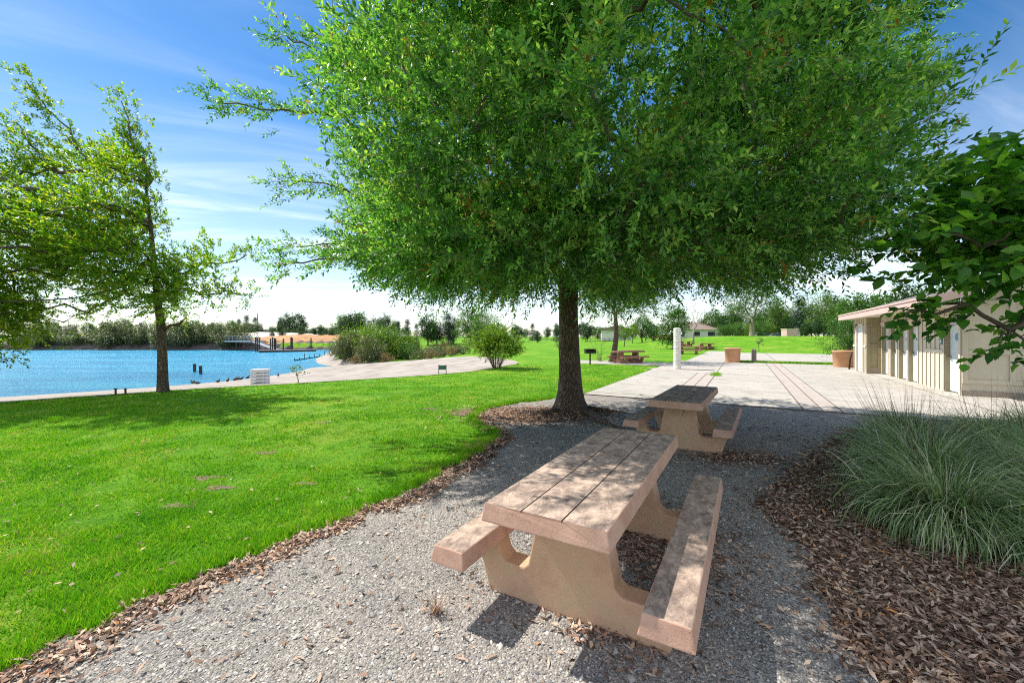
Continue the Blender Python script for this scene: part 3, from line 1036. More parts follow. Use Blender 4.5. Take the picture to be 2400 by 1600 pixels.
# drooping tree whose trunk stands outside the frame on the left
DX, DY = -17.0, 11.2
dt = empty('drooping_tree', (DX, DY, -.6), 0, 'drooping yellow green branches at the left edge hanging low over the water', 'tree')
PD = [(-700, 560), (-60, 600), (30, 640), (60, 700), (85, 760), (60, 830), (20, 870), (-700, 880)]
cen = sample_crown(r, 64, (-15.2, 10.9, 2.6), (2.6, 1.9, 2.3), 0.3, PD, 0.1, 0.28)
loc = cen - np.array((DX, DY, -.6))
root = [(0, 0, 1.0), (.1, 0, 2.2), (.3, 0, 3.4), (.6, 0, 4.4)]
nodes, par = grow(root, loc, r)
b = MB()
b.tube([(0, 0, -.1), (0, 0, .3), (0, 0, 1.0), (.1, 0, 2.2), (.3, 0, 3.4), (.6, 0, 4.4)], [.26, .2, .17, .14, .1, .05], 14)
b.build('trunk', M['bark'], dt, True)
b = MB()
branches(b, nodes, par, 0.09, 4, 0.008, 6, 3)
b.build('branches', M['branch'], dt, True)
q1, s1 = shoots(r, loc, r.uniform(.35, .6, len(loc)), 48, 13, 0.38, 0.10, 0.05, np.array((0, 0, 3.6)), (.2, 0, -.25), .6, .6, flat=.5)
link_mesh('crown', poly_mesh('crown', q1, 4), M['leaf_yellow'], dt)

# ------------------------------------------------------------------ broad leaved tree on the right edge
r = np.random.default_rng(15)
BX, BY = 6.4, 4.1
bt = empty('broadleaf_tree', (BX, BY, 0), 0, 'broad leaved dark tree reaching in from the right edge before the hut', 'tree')
PB = [(2120, 470), (2180, 430), (2260, 410), (2500, 410), (2500, 640), (2330, 640), (2270, 625), (2200, 610), (2150, 600), (2110, 560)]
cen = sample_crown(r, 50, (4.9, 3.9, 2.75), (1.75, 0.85, 1.0), 1.7, PB, 0.1, 0.14)
ext = []
for a, c_, k in (((4.3, 3.9, 1.95), (3.55, 3.75, 1.87), 4), ((4.8, 3.8, 1.9), (4.25, 3.6, 1.62), 3), ((4.9, 3.7, 1.8), (4.6, 3.6, 1.52), 2)):
    for q_ in np.linspace(0, 1, k):
        ext.append(np.array(a) + (np.array(c_) - np.array(a)) * q_ + r.normal(0, .03, 3))
cen2 = np.array(ext)
alls = np.vstack([cen, cen2]) - np.array((BX, BY, 0))
root = [(0, 0, 1.0), (-.05, 0, 1.6), (-.1, 0, 2.2), (-.15, 0, 2.8), (-.2, 0, 3.3)]
nodes, par = grow(root, alls, r)
b = MB()
b.tube([(0, 0, -.05), (0, 0, .2), (0, 0, 1.0), (-.05, 0, 1.6), (-.1, 0, 2.2), (-.15, 0, 2.8), (-.2, 0, 3.3)], [.15, .12, .105, .09, .075, .055, .03], 14)
b.build('trunk', M['bark'], bt, True)
b = MB()
branches(b, nodes, par, 0.05, 5, 0.004, 6, 3)
b.build('branches', M['branch'], bt, True)
core = np.array((0, 0, 2.3))
q1, s1 = shoots(r, cen - np.array((BX, BY, 0)), r.uniform(.26, .42, len(cen)), 10, 8, 0.28, 0.125, 0.09, core, (-.2, 0, .0), .6, .7, True, flat=.5)
q2, s2 = shoots(r, cen2 - np.array((BX, BY, 0)), np.full(len(cen2), .07), 3, 6, 0.20, 0.11, 0.08, core, (-.4, 0, -.2), .6, .5, True, flat=.4)
link_mesh('crown', poly_mesh('crown', np.concatenate([q1, q2]), 6), M['leaf_broad'], bt)
tag(link_mesh('twigs', poly_mesh('twigs', np.concatenate([s1, s2]), 3), M['branch'], bt), kind='stuff')

# ------------------------------------------------------------------ concrete picnic tables


def leg_profile():
    half = [(.56, 0.0), (.665, .325), (.50, .325), (.475, .245), (.44, .215), (.31, .215), (.275, .245), (.19, .66)]
    return half + [(-a, z) for a, z in reversed(half)]


def make_table(mats, label, group, boss=False):
    root = empty('picnic_table', (0, 0, 0), 0, label, 'picnic table', group)
    hw, hl, th, tp = .345, 1.075, .10, .75
    # top with two grooves, sides flare a little downwards
    bm = bmesh.new()
    g = .115
    top = [-hw, -g - .004, -g - .002, -g + .002, -g + .004, g - .004, g - .002, g + .002, g + .004, hw]
    dep = [0, 0, -.011, -.011, 0, 0, -.011, -.011, 0, 0]
    ends = []
    for s in (-1, 1):
        lo = [bm.verts.new((-(hw + .016), s * (hl + .016), tp - th)), bm.verts.new(((hw + .016), s * (hl + .016), tp - th))]
        up_ = [bm.verts.new((u, s * hl, tp + d)) for u, d in zip(top, dep)]
        ends.append((lo, up_))
        bm.faces.new([lo[0]] + up_ + [lo[1]])
    (l0, u0), (l1, u1) = ends
    for k in range(len(top) - 1):
        bm.faces.new([u0[k], u0[k + 1], u1[k + 1], u1[k]])
    bm.faces.new([l0[0], u0[0], u1[0], l1[0]])
    bm.faces.new([l0[1], u0[-1], u1[-1], l1[1]])
    bm.faces.new([l0[0], l0[1], l1[1], l1[0]])
    bmesh.ops.recalc_face_normals(bm, faces=bm.faces)
    corner = set((l0[0], l0[1], l1[0], l1[1], u0[0], u0[-1], u1[0], u1[-1]))
    es = [e for e in bm.edges if e.verts[0] in corner and e.verts[1] in corner]
    bmesh.ops.bevel(bm, geom=es, offset=.009, segments=3, affect='EDGES', profile=.6)
    me = bpy.data.meshes.new('tabletop')
    bm.to_mesh(me)
    bm.free()
    tt_ = link_mesh('tabletop', me, [mats[0], M['groove_and_shade']], root)
    for f_ in me.polygons:
        if abs(f_.center.z - (tp - .0055)) < .0058 and abs(abs(f_.center.x) - g) < .0055:
            f_.material_index = 1
    for s in (-1, 1):
        b = MB()
        c = s * .605
        z1, z0 = .425, .325
        a, bb = .105, .122
        b.add([(c - bb, -1.09, z0), (c + bb, -1.09, z0), (c + bb, 1.09, z0), (c - bb, 1.09, z0), (c - a, -1.073, z1), (c + a, -1.073, z1), (c + a, 1.073, z1), (c - a, 1.073, z1)],
              [(3, 2, 1, 0), (4, 5, 6, 7), (0, 1, 5, 4), (1, 2, 6, 5), (2, 3, 7, 6), (3, 0, 4, 7)])
        b.build('seat', mats[0], root, bevel=.009, seg=3)
    for s in (-1, 1):
        b = MB()
        pr = leg_profile()
        y0, y1 = s * .62 - .075, s * .62 + .075
        b.prism(pr, y0, y1)
        lg = b.build('leg', mats[1], root, bevel=.012, seg=2, ang=25)
        if boss:
            b = MB()
            cyl = [(0.062 * math.cos(k * math.pi / 12), .56 + .062 * math.sin(k * math.pi / 12)) for k in range(24)]
            if s < 0:
                b.prism(cyl, y0 - .028, y0 - .0005)
            else:
                b.prism(cyl, y1 + .0005, y1 + .028)
            b.build('boss', mats[1], lg, bevel=.008)
    return root


t1 = make_table((M['pink'], M['pinkleg']), 'nearest pink concrete picnic table with sun dapples on its top', 'concrete picnic tables')
t1.location = (.685, 3.02, .006)
t1.rotation_euler = (0, 0, R(-30))
t2 = make_table((M['pink'], M['pinkleg']), 'pink concrete picnic table in full shade behind the nearest one', 'concrete picnic tables', True)
t2.location = (2.84, 6.65, .006)
t2.rotation_euler = (0, 0, R(-32))
t3 = make_table((M['browntable'], M['browntable']), 'brown picnic table beside the charcoal grill and leaning tree', 'brown picnic tables')
t3.location = (7.25, 25.6, .024)
t3.rotation_euler = (0, 0, R(-62))
for px, py, Y, rz, lab in ((1615, 829, 38.5, 60, 'brown picnic table right of the white shower column'),
                           (1606, 813, 58, 20, 'small far brown picnic table beside the bare tree'),
                           (1654, 819, 49.5, -70, 'far brown picnic table nearest the footpath bend')):
    c_ = copy_tree(t3)
    x = at(px, Y)
    c_.location = (x, Y, Tz(x, Y))
    c_.rotation_euler = (0, 0, R(rz))
    c_['label'] = lab

# ------------------------------------------------------------------ restroom hut


def tw(px):
    """distance along the front wall, from its near corner, of a photo column"""
    q_ = (px - 1200) / F
    return (12.49 - 11.41 * q_) / (E[1] * q_ - E[0])


HW0, HE0 = 9.23, 4.9
hut = empty('restroom_hut', (*C(HW0, HE0), 0.03), ROT, 'cream board and batten restroom hut with pink fascia on the right', 'building')
# local frame: x = into the building (w), y = along the front (e), z up
HL, HD, HH = 9.9, 7.0, 2.62
PJ, PJY = -0.50, 7.55                      # the far block stands forward of the doors
b = MB()
cl5 = lambda x: tw(1900 + x / 4.704)
doors = [(cl5(a), cl5(c_)) for a, c_ in ((1195, 1085), (1075, 978), (962, 888), (868, 790))]
near_door = (cl5(1660), cl5(1478))
segs = []
y = 0.0
ops = sorted([near_door] + doors)
for a, c_ in ops:
    segs.append((y, a))
    y = c_
segs.append((y, PJY))
for a, c_ in segs:
    if c_ - a > .01:
        b.box((.10, (a + c_) / 2, HH / 2), (.20, c_ - a, HH))
for a, c_ in ops:
    b.box((.10, (a + c_) / 2, (2.10 + HH) / 2), (.20, c_ - a, HH - 2.10))
b.box((PJ + .10, (PJY + HL) / 2, HH / 2), (.20, HL - PJY, HH))
b.box((HD - .1, HL / 2, HH / 2), (.20, HL, HH))
b.box((HD / 2 + PJ / 2 + .1, HL - .1, HH / 2), (HD - PJ - .4, .20, HH))
b.build('front_wall', M['siding'], hut)
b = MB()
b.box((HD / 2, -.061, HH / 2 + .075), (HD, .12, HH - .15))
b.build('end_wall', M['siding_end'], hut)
b = MB()
b.box((HD / 2 + .02, -.07, .075), (HD + .05, .16, .15))
b.build('footing', M['footing'], hut)
b = MB()
b.box(((PJ + .0) / 2 - .01, PJY - .07, .11), (abs(PJ) - .02, .1, .16))
b.build('footing', M['footing'], hut)
# return wall of the far block, facing the camera
b = MB()
b.box((PJ / 2, PJY + .01, 1.38), (abs(PJ) - .002, .10, 2.42))
b.box((PJ / 2, PJY - .05, 2.13), (abs(PJ) - .01, .03, .10))
b.box((PJ / 2, PJY - .05, 1.25), (abs(PJ) - .01, .03, .09))
b.box((PJ / 2, PJY - .05, .24), (abs(PJ) - .01, .03, .10))
for k in (PJ + .06, -.06):
    b.box((k, PJY - .052, 1.2), (.10, .034, 1.98))
b.build('return_panel', M['olive'], hut)
# battens
b = MB()
sg = segs[:]
ys = []
for a, c_ in sg:
    n_ = max(1, int((c_ - a) / .3))
    for k in range(n_ + 1):
        ys.append((a + (c_ - a) * k / n_, 0.0))
for yb, xo in ys:
    b.box((xo - .012, yb, HH / 2), (.024, .05, HH - .06))
for k in np.arange(PJY + .15, HL, .34):
    b.box((PJ - .012, k, HH / 2), (.024, .05, HH - .06))
b.box((-.016, cl5(1372), 1.19), (.033, cl5(1268) - cl5(1465), .10))
b.box((PJ - .016, (PJY + HL) / 2, 1.19), (.033, HL - PJY, .10))
for a, c_ in ops:
    for k in np.arange(a + .18, c_, .25):
        b.box((-.012, k, 2.42), (.024, .05, .34))
b.box((-.018, (doors[0][0] + doors[-1][1]) / 2, 2.17), (.037, doors[-1][1] - doors[0][0] + .3, .14))
b.box((-.018, sum(near_door) / 2, 2.17), (.037, near_door[1] - near_door[0] + .2, .14))
b.build('battens', M['batten'], hut)
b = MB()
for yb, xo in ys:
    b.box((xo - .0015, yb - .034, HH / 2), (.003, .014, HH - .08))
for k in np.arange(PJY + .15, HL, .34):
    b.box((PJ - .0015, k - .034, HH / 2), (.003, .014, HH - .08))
b.build('batten_shade_strips', M['groove_and_shade'], hut)  # dark strips paint the battens' shadow on the wall as narrow gaps
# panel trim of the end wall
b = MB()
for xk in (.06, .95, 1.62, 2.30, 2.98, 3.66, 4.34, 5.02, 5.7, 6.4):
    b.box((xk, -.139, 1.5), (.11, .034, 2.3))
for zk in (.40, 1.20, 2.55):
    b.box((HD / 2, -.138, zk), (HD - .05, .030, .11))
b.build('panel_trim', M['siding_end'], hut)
# doors
dn = 0
for i, (a, c_) in enumerate([near_door] + doors):
    yc, dw = (a + c_) / 2, c_ - a
    b = MB()
    b.box((.13, yc, 1.045), (.045, dw - .12, 2.03))
    d = b.build('door', M['door'], hut)
    b = MB()
    b.box((.05, a + .03, 1.05), (.14, .06, 2.09))
    b.box((.05, yc, 2.075), (.14, dw - .12, .05))
    b.build('door_frame', M['batten'], d)
    b = MB()
    b.box((.052, c_ - .03, 1.05), (.10, .06, 2.09))
    b.build('door_jamb', M['olive'], d)
    b = MB()
    b.box((.10, c_ - .13 if i == 0 else c_ - .16, 1.02), (.02, .07, .12))
    b.tube([(.09, c_ - .15, 1.0), (.05, c_ - .15, 1.0), (.05, c_ - .26, 1.0)], .012, 8)
    b.build('handle', M['metal'], d)
    if i:
        b = MB()      # sail boat sign: sail and hull
        xs_ = .098
        b.add([(xs_, yc - .10, 1.60), (xs_, yc + .10, 1.60), (xs_, yc, 1.92), (xs_ - .006, yc - .10, 1.60), (xs_ - .006, yc + .10, 1.60), (xs_ - .006, yc, 1.92)],
              [(0, 1, 2), (5, 4, 3), (0, 3, 4, 1), (1, 4, 5, 2), (2, 5, 3, 0)])
        b.build('sail_symbol', M['icon'], d)
        b = MB()
        b.add([(xs_, yc - .12, 1.57), (xs_, yc + .12, 1.57), (xs_, yc + .07, 1.50), (xs_, yc - .07, 1.50), (xs_ - .006, yc - .12, 1.57), (xs_ - .006, yc + .12, 1.57), (xs_ - .006, yc + .07, 1.50), (xs_ - .006, yc - .07, 1.50)],
              [(0, 1, 2, 3), (7, 6, 5, 4), (0, 4, 5, 1), (1, 5, 6, 2), (2, 6, 7, 3), (3, 7, 4, 0)])
        b.build('hull_symbol', M['iconblue'], d)
    else:
        b = MB()
        cyl = [(yc + .11 * math.cos(k * math.pi / 12), 1.62 + .11 * math.sin(k * math.pi / 12)) for k in range(24)]
        b.prism(cyl, .092, .1065, 'x')
        b.build('round_sign', M['blue'], d)
    # lamp block over the door
    b = MB()
    b.box((-.085, a + .02, 2.13), (.10, .14, .22))
    b.build('lamp', M['wood'], hut, bevel=.01)
# second far door in the front block
b = MB()
b.box((PJ - .02, PJY + .80, 1.05), (.05, .8, 2.05))
fd = b.build('door', M['door'], hut)
b = MB()
b.box((PJ - .03, PJY + .34, 1.05), (.08, .12, 2.15))
b.box((PJ - .05, PJY + 1.28, 1.05), (.14, .12, 2.15))
b.box((PJ - .03, PJY + .80, 2.15), (.08, .86, .13))
b.build('door_frame', M['batten'], fd)
b = MB()
b.box((PJ - .085, PJY + 1.36, 2.13), (.10, .14, .20))
b.build('lamp', M['wood'], hut, bevel=.01)
# blue wall sign beside the near door
b = MB()
b.box((-.032, near_door[1] + .14, 1.62), (.016, .16, .46))
sg_ = b.build('wall_sign', M['blue'], hut)
for zk in (1.75, 1.62, 1.49):
    b = MB()
    b.box((-.0425, near_door[1] + .14, zk), (.005, .08, .06))
    b.build('sign_mark', M['icon'], sg_)
# fallen dark pipe at far corner
b = MB()
b.tube([(PJ - .16, HL + .10, 0), (PJ - .12, HL + .10, .5), (PJ - .06, HL + .08, .85)], .035, 8)
b.build('pipe', M['black'], hut, True)
# roof
OV = .50
xl = PJ - OV
ze = 2.44
ridge = (HD / 2, 4.05)
def roof_z(x):
    s = (ridge[1] - (ze + .20)) / (ridge[0] - xl)
    return ze + .20 + s * (min(x, 2 * ridge[0] - x) - xl)
b = MB()
y0, y1 = -.75, HL + .4
xr = 2 * ridge[0] - xl
prof = [(xl, ze + .20), (ridge[0], ridge[1]), (xr, ze + .20), (xr, ze + .08), (ridge[0], ridge[1] - .12), (xl, ze + .08)]
b.prism(prof, y0, y1)
rf = b.build('roof', M['shingle'], hut)
b = MB()
for k in range(1, 9):          # shingle courses
    f_ = k / 9
    x_ = xl + (ridge[0] - xl) * f_
    b.box((x_, (y0 + y1) / 2, roof_z(x_) + .012), (.10, y1 - y0 - .01, .02), 0, 0, Matrix.Translation((x_, (y0 + y1) / 2, roof_z(x_) + .012)) @ Matrix.Rotation(-math.atan2(ridge[1] - ze - .2, ridge[0] - xl), 4, 'Y'))
b.build('shingle_course', M['shingle'], rf)
b = MB()
b.box((xl - .022, (y0 + y1) / 2, ze + .10), (.04, y1 - y0, .21))
b.box((xl - .034, (y0 + y1) / 2, ze + .235), (.07, y1 - y0, .055))
b.build('fascia', M['fascia'], hut)
b = MB()
sl = math.atan2(ridge[1] - ze - .2, ridge[0] - xl)
ln = math.hypot(ridge[1] - ze - .2, ridge[0] - xl)
for s in (-1, 1):
    Mx = Matrix.Translation((ridge[0] + s * (ridge[0] - xl) / 2, y0 - .024, (ridge[1] + ze + .2) / 2 - .09)) @ Matrix.Rotation(s * sl, 4, 'Y')
    b.box((0, 0, 0), (ln, .04, .22), 0, 0, Mx)
b.build('rake_board', M['fascia'], hut)
b = MB()
b.box((xl / 2 + .0, HL / 2, ze + .045), (abs(xl) - .03, HL + .9, .03))
b.build('soffit', M['batten'], hut)
b = MB()
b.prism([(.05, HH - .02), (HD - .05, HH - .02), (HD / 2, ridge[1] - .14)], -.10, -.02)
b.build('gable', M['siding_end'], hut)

# ------------------------------------------------------------------ street furniture
x, y = at(1587, 20.5), 20.5
sh = empty('shower_column', (x, y, .03), .2, 'white banded outdoor shower column standing on the paving', 'shower')
b = MB()
prof = [(.19, 0), (.19, .12), (.172, .15)]
for k in range(6):
    z0 = .18 + k * .31
    prof += [(.168, z0), (.168, z0 + .25), (.178, z0 + .262), (.178, z0 + .298)]
prof += [(.165, 2.02), (.12, 2.06)]
b.lathe(prof, 12)
col_ = b.build('column', M['white'], sh)
b = MB()
for a in (0.3, 2.4, 4.4):
    b.tube([(.16 * math.cos(a), .16 * math.sin(a), 1.86), (.30 * math.cos(a), .30 * math.sin(a), 1.90), (.34 * math.cos(a), .34 * math.sin(a), 1.80)], .02, 8)
    b.tube([(.34 * math.cos(a), .34 * math.sin(a), 1.80), (.35 * math.cos(a), .35 * math.sin(a), 1.76)], [.025, .05], 10)
b.build('shower_head', M['metal'], sh, True)
b = MB()
for a in (0.3, 2.4, 4.4):
    b.tube([(.15 * math.cos(a), .15 * math.sin(a), 1.1), (.215 * math.cos(a), .215 * math.sin(a), 1.1)], [.035, .03], 10)
b.build('push_button', M['metal'], sh)
b = MB()
b.box((0, 0, .006), (2.4, 1.6, .012))
b.build('drain_slab', M['band'], sh)


def planter(x, y, rt, rb, h, lab, z=0.03):
    p = empty('planter', (x, y, z), 0, lab, 'planter', 'terracotta planters on the paving')
    b = MB()
    b.lathe([(rb, 0), (rb + .01, .02), (rt - .02, h - .10), (rt, h - .09), (rt + .01, h - .02), (rt - .01, h), (rt - .07, h), (rt - .08, h - .12)], 40, caps=False)
    b.build('pot', M['terra'], p, True)
    b = MB()
    b.lathe([(.01, h - .11), (rt - .085, h - .12)], 30, caps=False)
    b.build('soil', M['soil'], p)


planter(at(1717, 25.9), 25.9, .47, .40, .92, 'shaded terracotta planter next to the short wooden bollard')
planter(at(1977, 22.0), 22.0, .50, .44, .88, 'sunlit orange terracotta planter at the corner of the hut')
x, y = at(1767, 25.6), 25.6
bo_ = empty('bollard', (x, y, .03), ROT, 'short grey wooden bollard right of the shaded planter', 'bollard')
b = MB()
b.box((0, 0, .39), (.27, .27, .78))
b.build('post', M['wood'], bo_, bevel=.02)
b = MB()
b.add([(-.15, -.15, .782), (.15, -.15, .782), (.15, .15, .782), (-.15, .15, .782), (-.10, -.10, .86), (.10, -.10, .86), (.10, .10, .86), (-.10, .10, .86)], [(3, 2, 1, 0), (4, 5, 6, 7), (0, 1, 5, 4), (1, 2, 6, 5), (2, 3, 7, 6), (3, 0, 4, 7)])
b.build('cap', M['wood'], bo_, bevel=.01)
# grass strip before the second paving
gs = MB()
x, y = at(1383, 24.3), 24.3
gr = empty('charcoal_grill', (x, y, 0.0), .1, 'black charcoal grill box on a post beside the brown picnic table', 'grill')
b = MB()
b.tube([(0, 0, -.05), (0, 0, .66)], .045, 12)
b.build('post', M['black'], gr)
b = MB()
b.box((0, 0, .67), (.60, .42, .02))
b.box((-.29, 0, .80), (.02, .42, .24))
b.box((.29, 0, .80), (.02, .42, .24))
b.box((0, .20, .80), (.56, .02, .24))
b.box((0, -.20, .74), (.56, .02, .12))
b.build('fire_box', M['black'], gr)
b = MB()
for k in np.linspace(-.18, .18, 12):
    b.box((0, k, .905), (.56, .012, .012))
b.box((-.34, -.05, .905), (.10, .02, .02))
b.build('grate', M['black'], gr)

# small things by the beach
def zland(x, y):
    p = np.array([[x, y]])
    if inpoly(p, LOW)[0]:
        d2 = ((lp - p[0]) ** 2).sum(1)
        return float(lz[d2.argmin()])
    return Tz(x, y)


x, y = at(1037, 18.35), 18.35
sg = empty('park_sign', (x, y, zland(x, y)), .05, 'small dark green sign on two posts at the sand edge', 'sign')
b = MB()
b.box((0, 0, .27), (.30, .02, .20))
b.build('sign_board', M['green'], sg)
for s in (-1, 1):
    b = MB()
    b.box((s * .165, 0, .18), (.028, .03, .44))
    b.build('post', M['darkwood'], sg)
x, y = at(610, 17.0), 17.0
cr_ = empty('lifeguard_crate', (x, y, zland(x, y)), .1, 'white slatted crate standing on the beach near the lawn', 'crate')
zc = zland(x, y)
b = MB()
for k in range(5):
    b.box((0, -.25, .06 + k * .13), (.54, .03, .085))
    b.box((0, .25, .06 + k * .13), (.54, .03, .085))
    b.box((-.26, 0, .06 + k * .13), (.03, .47, .085))
    b.box((.26, 0, .06 + k * .13), (.03, .47, .085))
b.build('slats', M['plastic'], cr_)
b = MB()
b.box((0, 0, .64), (.58, .56, .035))
b.build('lid', M['plastic'], cr_)
for sx_ in (-1, 1):
    for sy_ in (-1, 1):
        b = MB()
        b.box((sx_ * .225, sy_ * .215, .31), (.035, .035, .60))
        b.build('post', M['plastic'], cr_)
for px, py, h_, lab in ((456, 866, .75, 'dark mooring post in the lake, left of the pair'), (470, 871, .72, 'dark mooring post in the lake, right of the pair')):
    Y = (CAM_H - WATER) * F / (py + 5 - HOR)
    p_ = empty('mooring_post', (at(px, Y), Y, WATER), 0, lab, 'post', 'mooring posts in the lake')
    b = MB()
    b.lathe([(.12, -1.2), (.12, h_ - .1), (.14, h_ - .08), (.14, h_ - .03), (.05, h_)], 12)
    b.build('post', M['darkwood'], p_)
for px in (271, 294):
    Y = 11.75
    x = at(px, Y)
    p_ = empty('marker_post', (x, Y, zland(x, Y)), 0, 'low dark marker post at the lawn edge, %s' % ('farther from the shore tree' if px == 271 else 'nearer to the shore tree'), 'post', 'marker posts at the lawn edge')
    b = MB()
    b.box((0, 0, .07), (.035, .035, .18))
    b.box((0, 0, .17), (.08, .05, .02))
    b.build('post', M['darkwood'], p_)
# birds on the sand
bird = None
spots = ((533, 895), (550, 887), (556, 886), (563, 885.5), (580, 882), (652, 876), (452, 896), (462, 897), (510, 891))
for i, (px, py) in enumerate(spots):
    Y = 25.5 + (895 - py) * .28
    x = at(px, Y)
    z = zland(x, Y)
    if bird is None:
        b = MB()
        b.tube([(-.20, 0, .13), (-.12, 0, .15), (0, 0, .16), (.10, 0, .17), (.15, 0, .22), (.17, 0, .27), (.20, 0, .285), (.26, 0, .275)], [.012, .05, .085, .075, .035, .032, .035, .008], 10)
        bird = b.build('waterbird', M['bird'], None, True)
        o = bird
    else:
        o = bird.copy()
        COL.objects.link(o)
    o.location = (x, Y, z)
    o.rotation_euler = (0, 0, random.uniform(0, 6))
    tag(o, 'small dark waterbird resting at the water line of the beach', 'bird', 'waterbirds along the beach')
# dark brown bin by the shrubs
Y = 52
x = at(977, Y)
bn = empty('trash_bin', (x, Y, 0), 0, 'dark brown wooden bin between the shrubs beyond the beach', 'bin')
b = MB()
b.box((0, 0, .45), (.62, .62, .9))
b.build('body', M['darkwood'], bn, bevel=.02)
b = MB()
b.box((0, 0, .93), (.70, .70, .05))
b.build('lid', M['darkwood'], bn, bevel=.01)

# ------------------------------------------------------------------ pier
pr = empty('boat_pier', (0, 0, 0), 0, 'grey floating boat pier with gangway and dark pilings on the far shore', 'pier')
b = MB()
Yp = 90.0
xa, xb, xc = at(541, 93), at(606, Yp), at(739, Yp)
b.tube([(xa, 94, .75), (xa + 3, 93.2, .7)], .1, 4)
def slab(b, p, q_, wd, th):
    p, q_ = Vector(p), Vector(q_)
    d = (q_ - p)
    n_ = Vector((-d.y, d.x, 0)).normalized() * wd / 2
    up_ = Vector((0, 0, th))
    b.add([p - n_, q_ - n_, q_ + n_, p + n_, p - n_ + up_, q_ - n_ + up_, q_ + n_ + up_, p + n_ + up_], [(3, 2, 1, 0), (4, 5, 6, 7), (0, 1, 5, 4), (1, 2, 6, 5), (2, 3, 7, 6), (3, 0, 4, 7)])
b = MB()
slab(b, (xa - 3, 97, .35), (at(600, 91), 91, .35), 2.4, .35)
b.build('pier_deck', M['pier'], pr)
b = MB()
slab(b, (at(600, 91), 90.6, .30), (at(648, 89), 88.8, -1.25), 1.6, .16)
b.build('gangway', M['pier'], pr)
b = MB()
slab(b, (at(606, 84), 84, WATER - .15), (at(739, 90), 90, WATER - .15), 2.2, .5)
b.build('float', M['darkwood'], pr)
b = MB()
slab(b, (at(607, 84.2), 84.2, WATER + .36), (at(738.5, 89.9), 89.9, WATER + .36), 1.9, .05)
b.build('float_deck', M['pier'], pr)
b = MB()
for s in (-1, 1):
    for k in range(8):
        f_ = k / 7
        p = Vector((xa - 3, 97, .70)).lerp(Vector((at(600, 91), 91, .70)), f_)
        b.tube([(p.x + s * .3, p.y + s * 1.1, p.z), (p.x + s * .3, p.y + s * 1.1, p.z + 1.0)], .04, 6)
    for zr in (1.2, 1.7):
        b.tube([(xa - 3 + s * .3, 97 + s * 1.1, zr), (at(600, 91) + s * .3, 91 + s * 1.1, zr)], .035, 6)
b.build('railing', M['pier'], pr)
for px, Y, top in ((599, 89, 1.5), (603, 88, 1.5), (607.5, 89, 1.5), (634, 85.5, 1.2), (638.5, 86, 1.5), (643, 87.5, 1.3), (646, 88.3, 1.2), (664, 86, 1.2), (682, 88, 1.5), (685, 88.5, 1.4), (729, 91, 1.3), (554, 93, .35), (575, 92, .35)):
    b = MB()
    b.tube([(at(px, Y), Y, -3.2), (at(px, Y), Y, top)], .13, 10)
    b.build('piling', M['darkwood'], pr)
fl = empty('float_line', (0, 0, 0), 0, 'dark float line on short stakes in the shallow water', 'float line')
b = MB()
pts = []
for k in range(8):
    f_ = k / 7
    px, py = 690 + f_ * 82, 845 - f_ * 12
    Y = (CAM_H - WATER) * F / (py - HOR)
    pts.append((at(px, Y), Y, WATER + .05))
b.tube(pts, .09, 6)
b.build('float', M['black'], fl)
for p in pts[::1]:
    b = MB()
    b.tube([(p[0], p[1], WATER - .8), (p[0], p[1], WATER + random.uniform(.3, .9))], .05, 6)
    b.build('stake', M['darkwood'], fl)
# radio mast
ms = empty('radio_mast', (at(604, 260), 260, 1.0), 0, 'thin lattice radio mast above the far trees', 'mast')
b = MB()
H_ = 15.5
for a in range(3):
    x_, y_ = .45 * math.cos(a * 2.094), .45 * math.sin(a * 2.094)
    b.tube([(x_, y_, 0), (x_ * .4, y_ * .4, H_)], .09, 5)
for k in range(16):
    z0, z1 = k * H_ / 16, (k + 1) * H_ / 16
    for a in range(3):
        s0, s1 = 1 - .6 * z0 / H_, 1 - .6 * z1 / H_
        b.tube([(.45 * s0 * math.cos(a * 2.094), .45 * s0 * math.sin(a * 2.094), z0), (.45 * s1 * math.cos((a + 1) * 2.094), .45 * s1 * math.sin((a + 1) * 2.094), z1)], .05, 4)
b.build('lattice', M['wood'], ms)

# ------------------------------------------------------------------ houses, cars, fences far away
def house(x, y, wx, dy, wall_h, roof_h, rz, label, hip, mw, mr, n_win):
    h = empty('house', (x, y, Tz(x, y)), rz, label, 'house')
    b = MB()
    b.box((0, 0, wall_h / 2), (wx, dy, wall_h))
    b.build('wall', mw, h)
    b = MB()
    o_ = .7
    X, Yh = wx / 2 + o_, dy / 2 + o_
    hp = Yh * .9 if hip else 0
    b.add([(-X, -Yh, wall_h), (X, -Yh, wall_h), (X, Yh, wall_h), (-X, Yh, wall_h), (-X + hp, 0, wall_h + roof_h), (X - hp, 0, wall_h + roof_h)],
          [(3, 2, 1, 0), (0, 1, 5, 4), (1, 2, 5), (2, 3, 4, 5), (3, 0, 4)])
    b.build('roof', mr, h)
    for k in range(n_win):
        b = MB()
        b.box((-wx / 2 + wx * (k + .7) / (n_win + .4), -dy / 2 - .02, wall_h * .55), (wx / (n_win * 2.4), .06, wall_h * .42))
        wn = b.build('window', M['glass'], h)
        b = MB()
        b.box((-wx / 2 + wx * (k + .7) / (n_win + .4), -dy / 2 - .03, wall_h * .55 - wall_h * .23), (wx / (n_win * 2.2), .12, .10))
        b.build('sill', mw, wn)
    return h


house(at(1443, 115), 115, 5.2, 8, 2.9, 1.4, R(80), 'white gabled house behind the leaning tree trunk', False, M['housewall'], M['houseroof'], 2)
house(at(1618, 105), 105, 12.5, 8, 2.4, 2.0, R(-4), 'long low house with brown hipped roof beyond the far lawn', True, M['housewall'], M['houseroof'], 3)


